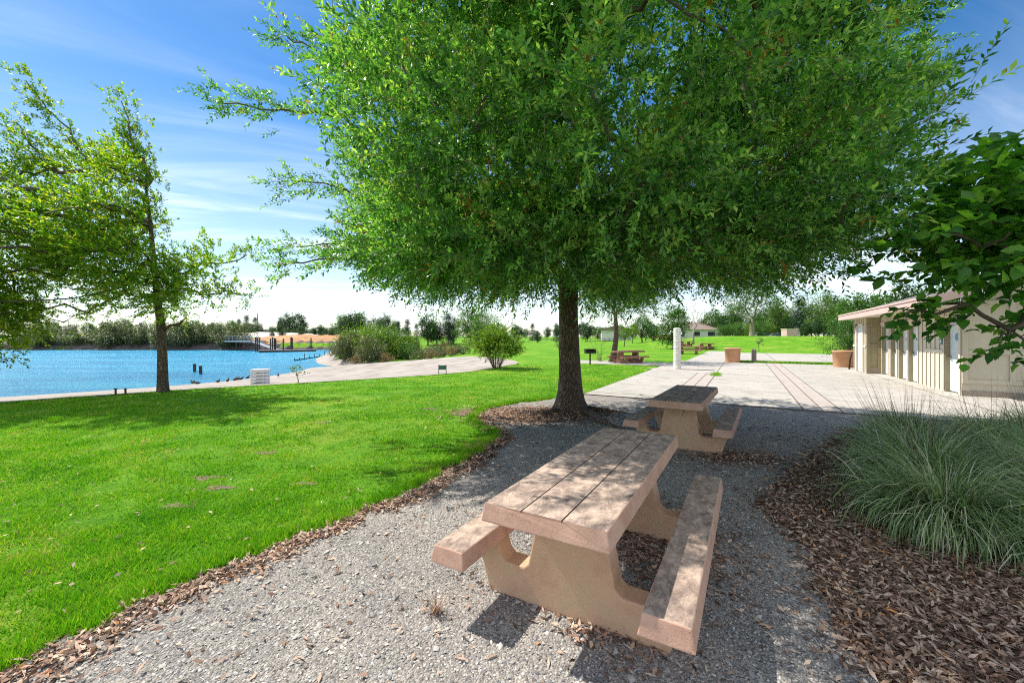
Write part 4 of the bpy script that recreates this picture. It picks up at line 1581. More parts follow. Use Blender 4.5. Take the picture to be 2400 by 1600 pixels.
def car(x, y, rz, paint, label, L=4.3):
    c_ = empty('parked_car', (x, y, Tz(x, y)), rz, label, 'car', 'cars parked beyond the lawns')
    b = MB()
    pf = [(-L / 2, .3), (L / 2, .3), (L / 2, .72), (L / 2 - .9, .88), (L / 2 - 1.5, 1.38), (-L / 2 + 1.0, 1.40), (-L / 2 + .15, .95), (-L / 2, .8)]
    b.prism(pf, -.85, .85)
    b.build('body', paint, c_, bevel=.06)
    for s in (-1, 1):
        b = MB()
        b.prism([(L / 2 - 1.12, .92), (L / 2 - 1.58, 1.31), (-L / 2 + 1.05, 1.32), (-L / 2 + .5, .95)], s * .852, s * .86)
        b.build('window', M['glass'], c_)
    for sx_ in (-1, 1):
        for s in (-1, 1):
            b = MB()
            cyl = [(sx_ * L * .31 + .33 * math.cos(k * math.pi / 10), .33 + .33 * math.sin(k * math.pi / 10)) for k in range(20)]
            b.prism(cyl, s * .70, s * .88)
            b.build('wheel', M['tire'], c_)


car(at(1551, 92), 92, .3, M['carred'], 'small red car parked in front of the brown roofed house')
for px, lab, pt in ((1797, 'leftmost dark blue car parked behind the hill crest', 'carblue'), (1815, 'white car parked between two blue ones on the hill', 'carwhite'), (1832, 'dark blue car parked next to the pale pink wall', 'carblue')):
    Y = 92
    car(at(px, Y), Y, .1 + random.uniform(-.1, .1), M[pt], lab, 3.9)
Y = 76
sb = empty('utility_enclosure', (at(1850, Y), Y, Tz(at(1850, Y), Y)), 0, 'low pale pink block enclosure on the hill crest by the cars', 'enclosure')
b = MB()
b.box((0, 0, .62), (2.0, 1.6, 1.24))
b.build('wall', M['fascia'], sb)
b = MB()
b.box((0, 0, 1.29), (2.15, 1.75, .1))
b.build('coping', M['batten'], sb)


def fence(x0, x1, y, h, n_, rails, label):
    f_ = empty('rail_fence', (0, 0, 0), 0, label, 'fence')
    for k in range(n_):
        x = x0 + (x1 - x0) * k / (n_ - 1)
        b = MB()
        b.box((x, y, Tz(x, y) + h / 2), (.12, .12, h))
        b.build('post', M['wood'], f_)
    for zr in rails:
        b = MB()
        b.box(((x0 + x1) / 2, y - .08, zr), (x1 - x0, .05, .10))
        b.build('rail', M['wood'], f_)


fence(at(1240, 125), at(1320, 125), 125, 1.0, 7, (.5, .9), 'wooden rail fence across the far meadow left of the trunk')
fence(at(1372, 110), at(1440, 110), 110, 1.0, 7, (.5, .9), 'wooden rail fence across the far meadow near the white house')

# ------------------------------------------------------------------ distant trees and shrubs: prototypes and copies


def make_proto(kind, seed, mat, h, rx, ry, trunk_h, n_cl, per, leaf, lw, tr=.16, zlo=.3, shell=.35, dens=.16, branch=True):
    """a tree or shrub with its crown spread as leaf clumps; unit is metres"""
    r = np.random.default_rng(seed)
    cz = (trunk_h + h) / 2
    rz = (h - trunk_h) / 2
    if kind == 'conifer':
        zs_ = trunk_h + (h - trunk_h) * r.uniform(0, 1, n_cl) ** 1.25
        rad_ = rx * (1 - (zs_ - trunk_h) / (h - trunk_h)) ** .85 * r.uniform(.25, 1, n_cl)
        a = r.uniform(0, 6.28, n_cl)
        cen = np.stack([rad_ * np.cos(a), rad_ * np.sin(a), zs_ - .12 * rad_], 1)
    else:
        d = norm(r.normal(0, 1, (n_cl, 3)))
        u = shell + (1 - shell) * r.uniform(0, 1, (n_cl, 1)) ** .5
        lump = 1 + .18 * np.sin(d[:, :1] * 4 + seed) + .15 * np.sin(d[:, 2:3] * 5 + d[:, 1:2] * 4 + seed * 2)
        cen = np.array((0, 0, cz)) + d * u * lump * np.array((rx, ry, rz))
        cen[:, 2] = np.maximum(cen[:, 2], trunk_h * .7 + .05 + r.uniform(0, .2, n_cl))
    rad_ = dens * (rx + rz) * r.uniform(.7, 1.3, n_cl)
    cc = np.repeat(cen, per, 0)
    off = r.normal(0, .5, (len(cc), 3)) * np.repeat(rad_, per)[:, None]
    if kind == 'conifer':
        off[:, 2] *= .35
    Pp = cc + off
    Pp[:, 2] = np.maximum(Pp[:, 2], .03)
    D = norm(r.normal(0, 1, Pp.shape) + norm(Pp - np.array((0, 0, cz))) * .7)
    N_ = norm(r.normal(0, .6, Pp.shape) + np.array((0, 0, 1.0)))
    q_ = leaf_quads(Pp, D, N_, leaf * r.uniform(.6, 1.2, len(Pp)), lw * r.uniform(.7, 1.2, len(Pp)))
    me_c = poly_mesh('crown', q_, 4)
    me_c.materials.append(mat)
    b = MB()
    if trunk_h > .2:
        top = h * .75 if kind == 'conifer' else trunk_h + rz * .8
        bend = r.normal(0, .03 * h, 2)
        b.tube([(0, 0, -.1), (0, 0, .15), (bend[0] * .4, bend[1] * .4, trunk_h * .6), (bend[0], bend[1], trunk_h), (bend[0] * 1.2, bend[1] * 1.2, top)], [tr * 1.5, tr * 1.15, tr, tr * .8, tr * .2], 9)
        rt = (bend[0], bend[1], trunk_h)
    else:
        rt = (0, 0, 0)
    if branch:
        for k in range(min(n_cl, 26)):
            p = cen[k]
            st = np.array(rt)
            if trunk_h <= .2:
                st = np.array((r.normal(0, .12 * rx), r.normal(0, .12 * rx), -.03))
            m_ = st + (p - st) * .5 + np.array((0, 0, -.08 * rz if trunk_h > .2 else .05 * rz))
            b.tube([st, m_, p], [tr * .38, tr * .24, tr * .08], 4, caps=False)
    me_t = bpy.data.meshes.new('trunk')
    me_t.from_pydata(b.v, [], b.f)
    me_t.materials.append(M['branch'])
    me_t.polygons.foreach_set('use_smooth', np.ones(len(me_t.polygons), dtype=bool))
    return me_c, me_t


def place(name, proto, x, y, s, label, cat='tree', group=None, rz=None, sz=None, z=None):
    o = empty(name, (x, y, (zland(x, y) if z is None else z)), random.uniform(0, 6.28) if rz is None else rz, label, cat, group)
    o.scale = (s, s, sz or s)
    for nm, me in (('crown', proto[0]), ('trunk', proto[1])):
        ch = bpy.data.objects.new(nm, me)
        COL.objects.link(ch)
        ch.parent = o
    return o


PR = {
    'dark_a': make_proto('round', 1, M['leaf_dark'], 6, 2.6, 2.6, 1.2, 60, 60, .34, .20),
    'dark_b': make_proto('round', 2, M['leaf_dark'], 7, 2.4, 2.4, 1.0, 70, 60, .34, .20),
    'mid_a': make_proto('round', 3, M['leaf_mid'], 6, 2.7, 2.7, 1.1, 60, 65, .32, .19),
    'mid_b': make_proto('round', 4, M['leaf_mid'], 7, 2.3, 2.3, .9, 70, 60, .32, .19),
    'pale': make_proto('round', 5, M['leaf_pale'], 8, 2.6, 2.6, 1.5, 80, 60, .30, .15),
    'poplar': make_proto('round', 6, M['leaf_pale'], 9, 1.7, 1.7, .9, 80, 55, .30, .17),
    'conifer': make_proto('conifer', 7, M['leaf_conifer'], 9, 2.0, 2.0, .8, 120, 45, .36, .09, branch=False),
    'conifer_b': make_proto('conifer', 17, M['leaf_conifer'], 9, 2.6, 2.6, .6, 150, 45, .36, .09, branch=False),
    'willow': make_proto('round', 8, M['leaf_olive'], 4, 3.0, 2.4, .1, 60, 60, .36, .12, .12),
    'willow_b': make_proto('round', 9, M['leaf_olive'], 4, 2.4, 2.2, .1, 60, 60, .36, .12, .12),
    'greenshrub': make_proto('round', 10, M['leaf_lime'], 4, 2.6, 2.4, .1, 70, 70, .24, .12, .12),
    'midshrub': make_proto('round', 11, M['leaf_mid'], 4, 2.6, 2.4, .1, 70, 70, .24, .12, .12),
    'dryshrub': make_proto('round', 12, M['leaf_dry'], 2.0, 1.7, 1.6, .05, 40, 50, .20, .08, .06),
    'lowshrub': make_proto('round', 13, M['leaf_olive'], 1.6, 1.7, 1.5, .05, 45, 60, .16, .08, .06),
    'lime': make_proto('round', 14, M['leaf_lime'], 4.2, 1.6, 1.6, 1.4, 45, 60, .20, .11, .09),
}
TG = 'trees of the far tree line'
SG = 'grey green shrubs on the far bank'
# far bank shrubs, left to right
for i, px in enumerate(range(60, 575, 33)):
    Y = 100.2 + random.uniform(-1.2, 2.0)
    place('willow_shrub', PR['willow' if i % 2 else 'willow_b'], at(px + random.uniform(-8, 8), Y), Y, random.uniform(1.0, 1.35) * (1.12 if px > 250 else .85), 'grey green shrub in the row along the far bank', 'shrub', SG, z=-1.0)
for i, px in enumerate(range(40, 600, 42)):
    Y = 128 + random.uniform(-6, 10)
    place('round_tree', PR['dark_a' if i % 2 else 'mid_a'], at(px, Y), Y, random.uniform(.65, .95), 'dark round tree behind the shrubs of the far bank', 'tree', 'trees behind the far bank shrubs', z=1.3)
for i, px in enumerate((606, 625, 640, 655, 672, 690, 706, 722, 738, 752, 768, 782, 798, 812)):
    Y = 150 + (i * 37 % 13)
    place('round_tree', PR['dark_a' if i % 3 else 'dark_b'], at(px, Y), Y, random.uniform(.5, .68), 'dark round tree in the row above the orange dirt bank', 'tree', 'trees above the dirt bank', z=1.4)
for i, px in enumerate((632, 655, 700, 745, 772)):
    Y = 117.5
    place('round_shrub', PR['dark_a'], at(px + 6, Y), Y, random.uniform(.28, .42), 'dark shrub on the slope of the orange dirt bank', 'shrub', 'shrubs on the dirt bank', z=1.2)
place('tall_tree', PR['dark_b'], at(668, 230), 230, 1.72, 'left one of two tall dark trees on the far skyline', 'tree', TG)
place('tall_tree', PR['dark_a'], at(697, 230), 230, 2.15, 'right one of two tall dark trees on the far skyline', 'tree', TG)
for px, s in ((545, .9), (560, 1.0), (578, 1.2), (655, .9), (598, 1.1)):
    place('conifer', PR['conifer'], at(px, 210), 210, s, 'dark conifer on the far skyline beyond the pier', 'tree', 'conifers on the far skyline')
# skyline filler further right, many small dark trees
for i, px in enumerate(list(range(470, 960, 24)) + list(range(1180, 1440, 26)) + list(range(1650, 1760, 26))):
    Y = 240 + (i * 53 % 40)
    place('round_tree', PR[('dark_a', 'dark_b', 'mid_a')[i % 3]], at(px, Y), Y, random.uniform(.85, 1.3), 'hazy round tree of the farthest tree line', 'tree', 'farthest tree line')
for px, Y, s, k, lab in ((805, 120, 1.05, 'mid_a', 'bright green round tree left of the big lake shrubs'), (826, 118, 1.15, 'dark_a', 'dark round tree just behind the lake shrubs'), (845, 130, 1.1, 'mid_b', 'mid green tree peeping over the lake shrubs'), (880, 140, 1.1, 'dark_a', 'low dark tree between the lake shrubs and the conifers'), (905, 150, 1.1, 'dark_b', 'low dark tree left of the three conifers')):
    place('round_tree', PR[k], at(px, Y), Y, s, lab, 'tree', TG)
for px, Y, s, lab in ((933, 125, .66, 'left conifer of three behind the lake shrubs'), (955, 125, .74, 'middle tallest conifer of three behind the lake shrubs'), (976, 125, .60, 'right conifer of three behind the lake shrubs')):
    place('conifer', PR['conifer'], at(px, Y), Y, s, lab, 'tree', TG)
for px, Y, s, k, lab in ((1003, 88, .88, 'dark_b', 'dark tree with broad crown right of the three conifers'), (1024, 92, .86, 'dark_a', 'dark dense tree left of the tall black conifer'), (1050, 90, .80, 'conifer_b', 'tall black conifer in the dark grove beyond the beach'), (1062, 96, .8, 'dark_b', 'dark tree right of the tall black conifer'), (1100, 84, 1.0, 'pale', 'pale feathery tree behind the multi stemmed bush'), (1135, 88, .95, 'pale', 'pale feathery tree seen above the multi stemmed bush'), (1118, 78, .62, 'mid_b', 'mid green young tree left of the multi stemmed bush'),
                         (1214, 118, .75, 'dark_a', 'dark round tree right of the multi stemmed bush'), (1248, 140, .66, 'conifer', 'dark conifer on the meadow edge left of the trunk'), (1260, 105, .42, 'dark_a', 'small dark round tree standing on the far meadow'), (1304, 130, .66, 'conifer_b', 'wide dark conifer just left of the big trunk'),
                         (1376, 120, .75, 'dark_b', 'dark tree just right of the big trunk'), (1402, 125, .7, 'mid_a', 'mid green tree between the trunk and white house')):
    place('conifer' if 'conifer' in k else 'round_tree', PR[k], at(px, Y), Y, s, lab, 'tree', TG)
# lake shrubs (middle distance)
for px, Y, s, k, lab in ((800, 58, .66, 'willow', 'grey olive shrub at the water end of the lake shrubs'), (822, 54, .82, 'willow_b', 'olive shrub second from the water'), (850, 56, 1.08, 'greenshrub', 'lime green shrub, tall one of the lake shrubs'), (868, 50, .70, 'willow', 'pale silver shrub in front of the lake shrubs'), (893, 54, 1.05, 'greenshrub', 'lime green shrub in the middle of the lake shrubs'), (922, 58, 1.0, 'midshrub', 'mid green shrub behind the lake shrubs'), (948, 57, .8, 'greenshrub', 'lime green shrub left of the brown bin'), (905, 48.5, .55, 'dryshrub', 'dry brown brush below the lime green shrubs'), (835, 51, .55, 'dryshrub', 'dry brown brush at the sandy end of the shrubs'), (878, 60, 1.1, 'midshrub', 'dark green shrub behind the lime ones'), (960, 53, .5, 'midshrub', 'small green shrub against the brown bin')):
    Y *= .86
    place('lake_shrub', PR[k], at(px, Y), Y, s * .88, lab, 'shrub', 'shrubs where the beach meets the lake')
for i, (px, Y, s, k) in enumerate(((1000, 50, .95, 'lowshrub'), (1022, 52, 1.0, 'lowshrub'), (1045, 54, .9, 'dryshrub'), (1068, 52, .8, 'lowshrub'), (985, 46, .8, 'lowshrub'), (1010, 44, .6, 'dryshrub'), (1085, 46, .75, 'lowshrub'), (1056, 45, .55, 'dryshrub'), (1030, 45, .5, 'lowshrub'))):
    Y *= .92
    place('low_shrub', PR[k], at(px, Y), Y, s * .8, 'low brown shrub of the bed beyond the beach' if k == 'dryshrub' else 'low olive shrub of the bed beyond the beach', 'shrub', 'dry low shrubs beyond the beach' if k == 'dryshrub' else 'olive low shrubs beyond the beach')
# middle right
leanY = 26.6
mt = empty('leaning_tree', (at(1439, leanY), leanY, 0), 0, 'leaning tree with dark twisted trunk behind the brown picnic table', 'tree')
r = np.random.default_rng(31)
pc = sample_crown(r, 60, (0.3, 0, 4.6), (2.9, 2.4, 2.2), 2.3, None, .2, .3)
root = [(0.05, 0, .9), (.15, 0, 1.7), (.12, 0, 2.4), (.1, 0, 3.2)]
nodes, par = grow(root, pc, r)
b = MB()
b.tube([(-.1, 0, -.05), (-.08, 0, .1), (-.03, 0, .4), (.05, 0, .9), (.15, 0, 1.7), (.12, 0, 2.4), (.1, 0, 3.2)], [.30, .25, .21, .18, .16, .14, .1], 12)
branches(b, nodes, par, .1, 4, .012, 5, 3)
b.build('trunk', M['bark'], mt, True)
q1, _ = shoots(r, pc, r.uniform(.5, .8, len(pc)), 22, 9, .5, .14, .055, np.array((0, 0, 3.5)), (0, 0, .1), .6, .7)
link_mesh('crown', poly_mesh('crown', q1, 4), M['leaf_mid'], mt)
for px, Y, s, k, lab in ((1463, 67, .78, 'lime', 'slim yellow green young tree right of the leaning trunk'), (1482, 80, .8, 'lime', 'yellow green young tree farther behind the slim one'), (1505, 84, .86, 'mid_a', 'dark green tree casting shade on the meadow near the house'), (1531, 90, .62, 'dark_a', 'small dark tree in front of the low house'), (1577, 53, .78, 'mid_b', 'green tree right behind the white shower column')):
    place('park_tree', PR[k], at(px, Y), Y, s, lab, 'tree', 'young trees on the meadow')
# bare tree
Y = 62
bt_ = empty('bare_tree', (at(1625, Y), Y, Tz(at(1625, Y), Y)), 0, 'nearly bare tree with thin twigs in front of the house roof', 'tree')
pc = sample_crown(r, 90, (0, 0, 4.3), (2.6, 1.8, 2.0), 2.0, None, .2, .2)
nodes, par = grow([(0, 0, .6), (0, 0, 1.3), (.05, 0, 2.0)], pc, r)
b = MB()
b.tube([(0, 0, -.1), (0, 0, .6), (0, 0, 1.3), (.05, 0, 2)], [.2, .15, .14, .12], 9)
branches(b, nodes, par, .10, 3, .018, 5, 6)
b.build('trunk', M['twig'], bt_, True)
# hill trees
for px, Y, s, k, lab in ((1700, 82, .62, 'midshrub', 'round shrub at the left end of the hill crest'), (1722, 84, .75, 'midshrub', 'green round shrub on the hill crest left of the pale trunk'), (1742, 86, .8, 'greenshrub', 'lime round shrub on the hill crest beside the pale trunk'), (1775, 88, .95, 'midshrub', 'dark green shrub right of the pale trunk')):
    place('hill_shrub', PR[k], at(px, Y), Y, s, lab, 'shrub', 'shrubs on the hill crest')
for i, px in enumerate((1668, 1690, 1712, 1735, 1783, 1806, 1828, 1858)):
    Y = 104 + (i * 5 % 9)
    place('hill_tree', PR[('mid_a', 'mid_b', 'dark_b', 'pale')[i % 4]], at(px, Y), Y, random.uniform(.95, 1.25), 'green tree in the row behind the hill crest', 'tree', 'tree row behind the hill crest')
ht = empty('pale_trunk_tree', (at(1762, 72), 72, Tz(at(1762, 72), 72)), 0, 'tree with thick pale grey trunk on the hill crest', 'tree')
pc = sample_crown(r, 40, (0, 0, 6.0), (4.2, 3.2, 3.4), 2.6, None, .3, .5)
nodes, par = grow([(0, 0, 1.0), (0, 0, 2.0), (.1, 0, 3.0)], pc, r)
b = MB()
b.tube([(0, 0, -.1), (0, 0, .2), (0, 0, 1), (0, 0, 2), (.1, 0, 3)], [.6, .42, .36, .32, .25], 12)
branches(b, nodes, par, .22, 3, .03, 5, 6)
b.build('trunk', M['twig'], ht, True)
q1, _ = shoots(r, pc, r.uniform(.8, 1.2, len(pc)), 18, 8, .8, .3, .13, np.array((0, 0, 4)), (0, 0, 0), .6, .7)
link_mesh('crown', poly_mesh('crown', q1, 4), M['leaf_mid'], ht)
for px, Y, s, k, lab in ((1802, 92, .78, 'lime', 'lime tree behind the parked cars'), (1818, 96, 1.0, 'poplar', 'tall pale pointed tree behind the parked cars'), (1840, 98, .9, 'mid_b', 'mid green tree right of the pale pointed tree'), (1876, 90, 1.05, 'conifer_b', 'tall dark open conifer on the hill crest'), (1905, 92, 1.2, 'mid_a', 'dense green tree right of the open conifer'), (1932, 86, 1.25, 'pale', 'tall pale green tree above the hill near the hut'), (1955, 90, 1.3, 'mid_b', 'tall green tree at the right end of the hill crest'), (1975, 80, 1.0, 'mid_a', 'green tree touching the far end of the hut roof'), (1890, 84, .5, 'dark_a', 'low dark tree at the foot of the open conifer'), (1918, 82, .48, 'dark_b', 'low dark tree below the pale green tree'), (1945, 80, .45, 'dark_a', 'low dark tree just left of the hut shrub'),
                         (2012, 44, .85, 'mid_b', 'reddish tipped green tree behind the hut roof'), (2062, 46, .95, 'mid_a', 'broad green tree behind the middle of the hut roof'), (2120, 45, 1.0, 'dark_b', 'dark tall tree behind the hut roof'), (2190, 46, 1.05, 'mid_a', 'green tree behind the near end of the hut roof'), (2270, 48, 1.1, 'mid_b', 'green tree at the far right behind the hut')):
    place('conifer' if 'conifer' in k else 'hill_tree', PR[k], at(px, Y), Y, s, lab, 'tree', 'trees beyond the hill and hut')
# shrub at the hut's far corner
cs = make_proto('round', 44, M['leaf_mid'], 3.0, 1.25, 1.2, .35, 60, 150, .10, .05, .07)
place('corner_shrub', cs, at(1992, 25.2), 25.2, .98, 'rounded green shrub at the far corner of the hut', 'shrub')
# sapling on the hill, saplings on the lawn
sp = make_proto('round', 45, M['leaf_pale'], 2.0, .5, .5, .8, 12, 22, .14, .05, .03)
Y = 45
place('sapling', sp, at(1779, Y), Y, .9, 'thin young sapling alone on the sunny hill lawn', 'sapling', 'saplings on the lawns')
place('sapling', sp, at(1311, 29), 29, .95, 'leafy young sapling on the meadow left of the big trunk', 'sapling', 'saplings on the lawns')
sp2 = make_proto('round', 46, M['leaf_pale'], .72, .30, .26, .25, 12, 9, .07, .045, .012)
x, y = at(699, 14.6), 14.6
place('sapling', sp2, x, y, 1.0, 'tiny bare stemmed sapling at the lawn edge before the beach', 'sapling', 'saplings on the lawns', z=0)
sp3 = make_proto('round', 47, M['leaf_dry'], 1.6, .9, .8, .1, 20, 4, .12, .05, .022)
place('weedy_shrub', sp3, at(1408, 27.4), 27.4, 1.0, 'sparse reddish weedy shrub beside the leaning tree', 'shrub')

# the multi stemmed bush
r = np.random.default_rng(77)
X0, Y0 = at(1163, 21.4), 21.4
ms_ = empty('multi_stem_bush', (X0, Y0, 0), 0, 'bright green multi stemmed bush at the edge of the sand', 'bush')
pc = sample_crown(r, 70, (0, 0, 1.25), (1.42, 1.2, .88), .42, None, .2, .16)
b = MB()
for k in range(60):
    p = pc[k]
    a = math.atan2(p[1], p[0])
    s0 = np.array((.14 * math.cos(a), .14 * math.sin(a), -.03))
    m_ = s0 + (p - s0) * .5 + np.array((-p[0] * .12, -p[1] * .12, .12))
    if k < 16 or k % 2:
        b.tube([s0, m_, p], [.022 if k < 16 else .01, .014 if k < 16 else .008, .005], 5, caps=False)
b.build('stems', M['branch'], ms_, True)
q1, _ = shoots(r, pc, r.uniform(.22, .36, len(pc)), 30, 8, .2, .085, .045, np.array((0, 0, .9)), (0, 0, .2), .6, .7)
link_mesh('crown', poly_mesh('crown', q1, 4), M['leaf_lime'], ms_)

# ------------------------------------------------------------------ grass, litter, pebbles
r = np.random.default_rng(101)
PAVE = [C(-.02, -.02), C(16, -.02), C(16, 18.3), C(0, 18.3), C(0, 16), C(-6, 16), C(-6, 12.9), C(-.02, 12.9)]


def on_lawn(P_):
    return ~inpoly(P_, GRAVEL) & ~inpoly(P_, PAVE) & ~inpoly(P_, LOW)


def blades(P_, L, wd, lean):
    n_ = len(P_)
    a = r.uniform(0, 6.28, n_)
    D = np.stack([np.cos(a) * lean, np.sin(a) * lean, np.ones(n_)], 1)
    D = norm(D)
    a2 = r.uniform(0, 6.28, n_)
    S = np.stack([np.cos(a2), np.sin(a2), np.zeros(n_)], 1)
    B = np.c_[P_, np.zeros(n_)]
    return np.stack([B - S * wd[:, None] / 2, B + S * wd[:, None] / 2, B + D * L[:, None]], 1)


N_ = 680000
Yg = np.exp(r.uniform(math.log(1.5), math.log(24), N_))
Xg = r.uniform(-1.42, .62, N_) * Yg
Xg = np.where(np.arange(N_) < 130000, r.uniform(-3.6, -1.42, N_) * np.minimum(Yg, 6), Xg)
Pg = np.stack([Xg, Yg], 1)
ok = on_lawn(Pg)
for (bx, by), br_ in BARE:
    dd = np.hypot((Pg[:, 0] - bx) / 1.7, (Pg[:, 1] - by) / .8)
    ok &= r.uniform(0, 1, N_) < np.clip((dd / br_) ** 2 * .8 + .22, 0, 1)
Pg = Pg[ok]
tuft = .5 + .5 * np.sin(Pg[:, 0] * 5.1 + 2 * np.sin(Pg[:, 1] * 3.7)) * np.sin(Pg[:, 1] * 6.3 + 1.5 * np.sin(Pg[:, 0] * 4.1))
keep = r.uniform(0, 1, len(Pg)) < .55 + .45 * tuft
Pg, tuft = Pg[keep], tuft[keep]
ng = rng.uniform(0, 1, (90, 90))


def vnoise(P_, sc_):
    u = (P_[:, 0] * sc_ + 40) % 88
    v_2 = (P_[:, 1] * sc_ + 40) % 88
    i_, j_ = u.astype(int), v_2.astype(int)
    fu, fv = u - i_, v_2 - j_
    fu, fv = fu * fu * (3 - 2 * fu), fv * fv * (3 - 2 * fv)
    return (ng[i_, j_] * (1 - fu) + ng[i_ + 1, j_] * fu) * (1 - fv) + (ng[i_, j_ + 1] * (1 - fu) + ng[i_ + 1, j_ + 1] * fu) * fv


thin = vnoise(Pg, 1.3) * .6 + vnoise(Pg, 4.1) * .4
de = dpoly(Pg, EDGEW[10:], False)
keep = r.uniform(0, 1, len(Pg)) < 1 - .75 * smooth(.56, .74, thin + .12 * np.exp(-de / .5))
Pg, tuft = Pg[keep], tuft[keep]
Lg = (.030 + .026 * tuft) * r.uniform(.6, 1.35, len(Pg))
wg = .0042 * (1 + Pg[:, 1] / 3.2) * r.uniform(.7, 1.3, len(Pg))
go = link_mesh('lawn_grass', poly_mesh('lawn_grass', blades(Pg, Lg, wg, r.uniform(.2, 1.5, len(Pg))), 3), M['grass'])
tag(go, 'short bright green lawn grass growing beside the gravel', 'grass', None, 'stuff')
# longer tufts along the gravel edge and at the tree foot
e_ = np.array(EDGEW[12:])
k = r.integers(0, len(e_), 26000)
Pe = e_[k] + r.normal(0, .07, (len(k), 2)) + np.array((-.05, .06))
Pe = Pe[~inpoly(Pe, GRAVEL) | (r.uniform(0, 1, len(Pe)) < .10)]
Le = r.uniform(.05, .10, len(Pe))
Ps = np.concatenate([np.stack([r.uniform(0, 1, 14000) * 6 + 3.5, r.normal(18.65, .12, 14000)], 1)])
Ps = O + Ps[:, :1] * W + Ps[:, 1:] * E
Pw = O + (np.stack([2.95 + r.normal(0, .10, 900), 7.6 + r.uniform(0, 1.6, 900)], 1) @ np.stack([W, E]))
PP = np.concatenate([Pe, Ps, Pw])
LL = np.concatenate([Le, r.uniform(.10, .2, len(Ps)), r.uniform(.05, .12, len(Pw))])
ww_ = .005 * (1 + np.linalg.norm(PP, axis=1) / 4)
Vb = blades(PP, LL, ww_, r.uniform(.2, .9, len(PP)))
go = link_mesh('edge_grass', poly_mesh('edge_grass', Vb, 3), M['grass'])
tag(go, 'longer green grass along the gravel edge and paving strip', 'grass', None, 'stuff')


def scatter_leaves(P_, L, wd, z0, tilt):
    n_ = len(P_)
    a = r.uniform(0, 6.28, n_)
    D = norm(np.stack([np.cos(a), np.sin(a), r.normal(0, tilt, n_)], 1))
    N2 = norm(np.stack([r.normal(0, tilt * 1.6, n_), r.normal(0, tilt * 1.6, n_), np.ones(n_)], 1))
    z0 = np.broadcast_to(np.asarray(z0, float), (n_,))
    B = np.c_[P_, z0 + r.uniform(0, .012, n_)]
    q_ = leaf_quads(B, D, N2, L, wd, .18)
    q_[:, :, 2] = np.maximum(q_[:, :, 2], z0[:, None])
    return q_


# leaf litter: mulch bed, lawn edge strip, below the tables, around the trunk
pb = np.stack([r.uniform(1.6, 8.5, 190000), np.exp(r.uniform(math.log(.8), math.log(9), 190000))], 1)
pb = pb[inpoly(pb, MULW)]
mw = np.array(MULW)
km = r.integers(0, len(mw), 5200)
pm_ = mw[km] + r.normal(0, .11, (len(km), 2))
pm_ = pm_[(pm_[:, 0] < 6)]
dm = dpoly(pb, MULW)
pb = pb[r.uniform(0, 1, len(pb)) < np.clip(dm / .2, .75, 1)]
k = r.integers(0, len(e_) - 30, 13000)
wv_ = .06 + .16 * (.5 + .5 * np.sin(k * .35) * np.sin(k * .13 + 1))
pe = e_[k] + np.stack([np.abs(r.normal(0, 1, len(k))) * .6 * wv_, -np.abs(r.normal(0, 1, len(k))) * wv_], 1) + r.normal(0, .03, (len(k), 2))
pt = np.stack([r.normal(-.1, .8, 6500) + TX - .8, r.normal(0, .5, 6500) + TY - .4], 1)
pu1 = np.stack([r.normal(.62, .16, 900), r.normal(2.45, .16, 900)], 1)
pu2 = np.stack([r.normal(1.25, .28, 1800), r.normal(3.35, .38, 1800)], 1)
pu3 = np.stack([r.normal(3.1, .35, 900), r.normal(5.6, .2, 900)], 1)
ps = np.stack([r.uniform(-3, 5, 2600), np.exp(r.uniform(math.log(1.3), math.log(9), 2600))], 1)
ps = ps[inpoly(ps, GRAVEL)]
pv = O + (np.stack([r.uniform(.1, 9, 420), r.uniform(.1, 17, 420) ** 1.0], 1) @ np.stack([W, E]))
pall = np.concatenate([pb, pm_, pe, pt, pu1, pu2, pu3, ps])
pall = pall[inpoly(pall, GRAVEL) | (r.uniform(0, 1, len(pall)) < .5)]
npv = len(pall)
pall = np.concatenate([pall, pv])
big = 1 + .25 * (pall[:, 1] > 5)
q_ = scatter_leaves(pall, .058 * big * r.uniform(.6, 1.3, len(pall)), .017 * big * r.uniform(.7, 1.4, len(pall)), np.where(np.arange(len(pall)) < npv, .013, .042), .30)
lo = link_mesh('leaf_litter', poly_mesh('leaf_litter', q_, 4), M['litter'])
tag(lo, 'dry brown fallen leaves over mulch bed and gravel edge', 'leaf litter', None, 'stuff')
# scattered leaves on lawn
pl = np.stack([r.uniform(-6, 1.2, 700), np.exp(r.uniform(math.log(1.8), math.log(12), 700))], 1)
pl = pl[on_lawn(pl)]
q_ = scatter_leaves(pl, .05 * r.uniform(.6, 1.2, len(pl)), .02 * r.uniform(.7, 1.3, len(pl)), .03, .4)
lo = link_mesh('lawn_leaves', poly_mesh('lawn_leaves', q_, 4), M['litter'])
tag(lo, 'few dry leaves lying scattered on the lawn', 'fallen leaves', None, 'stuff')

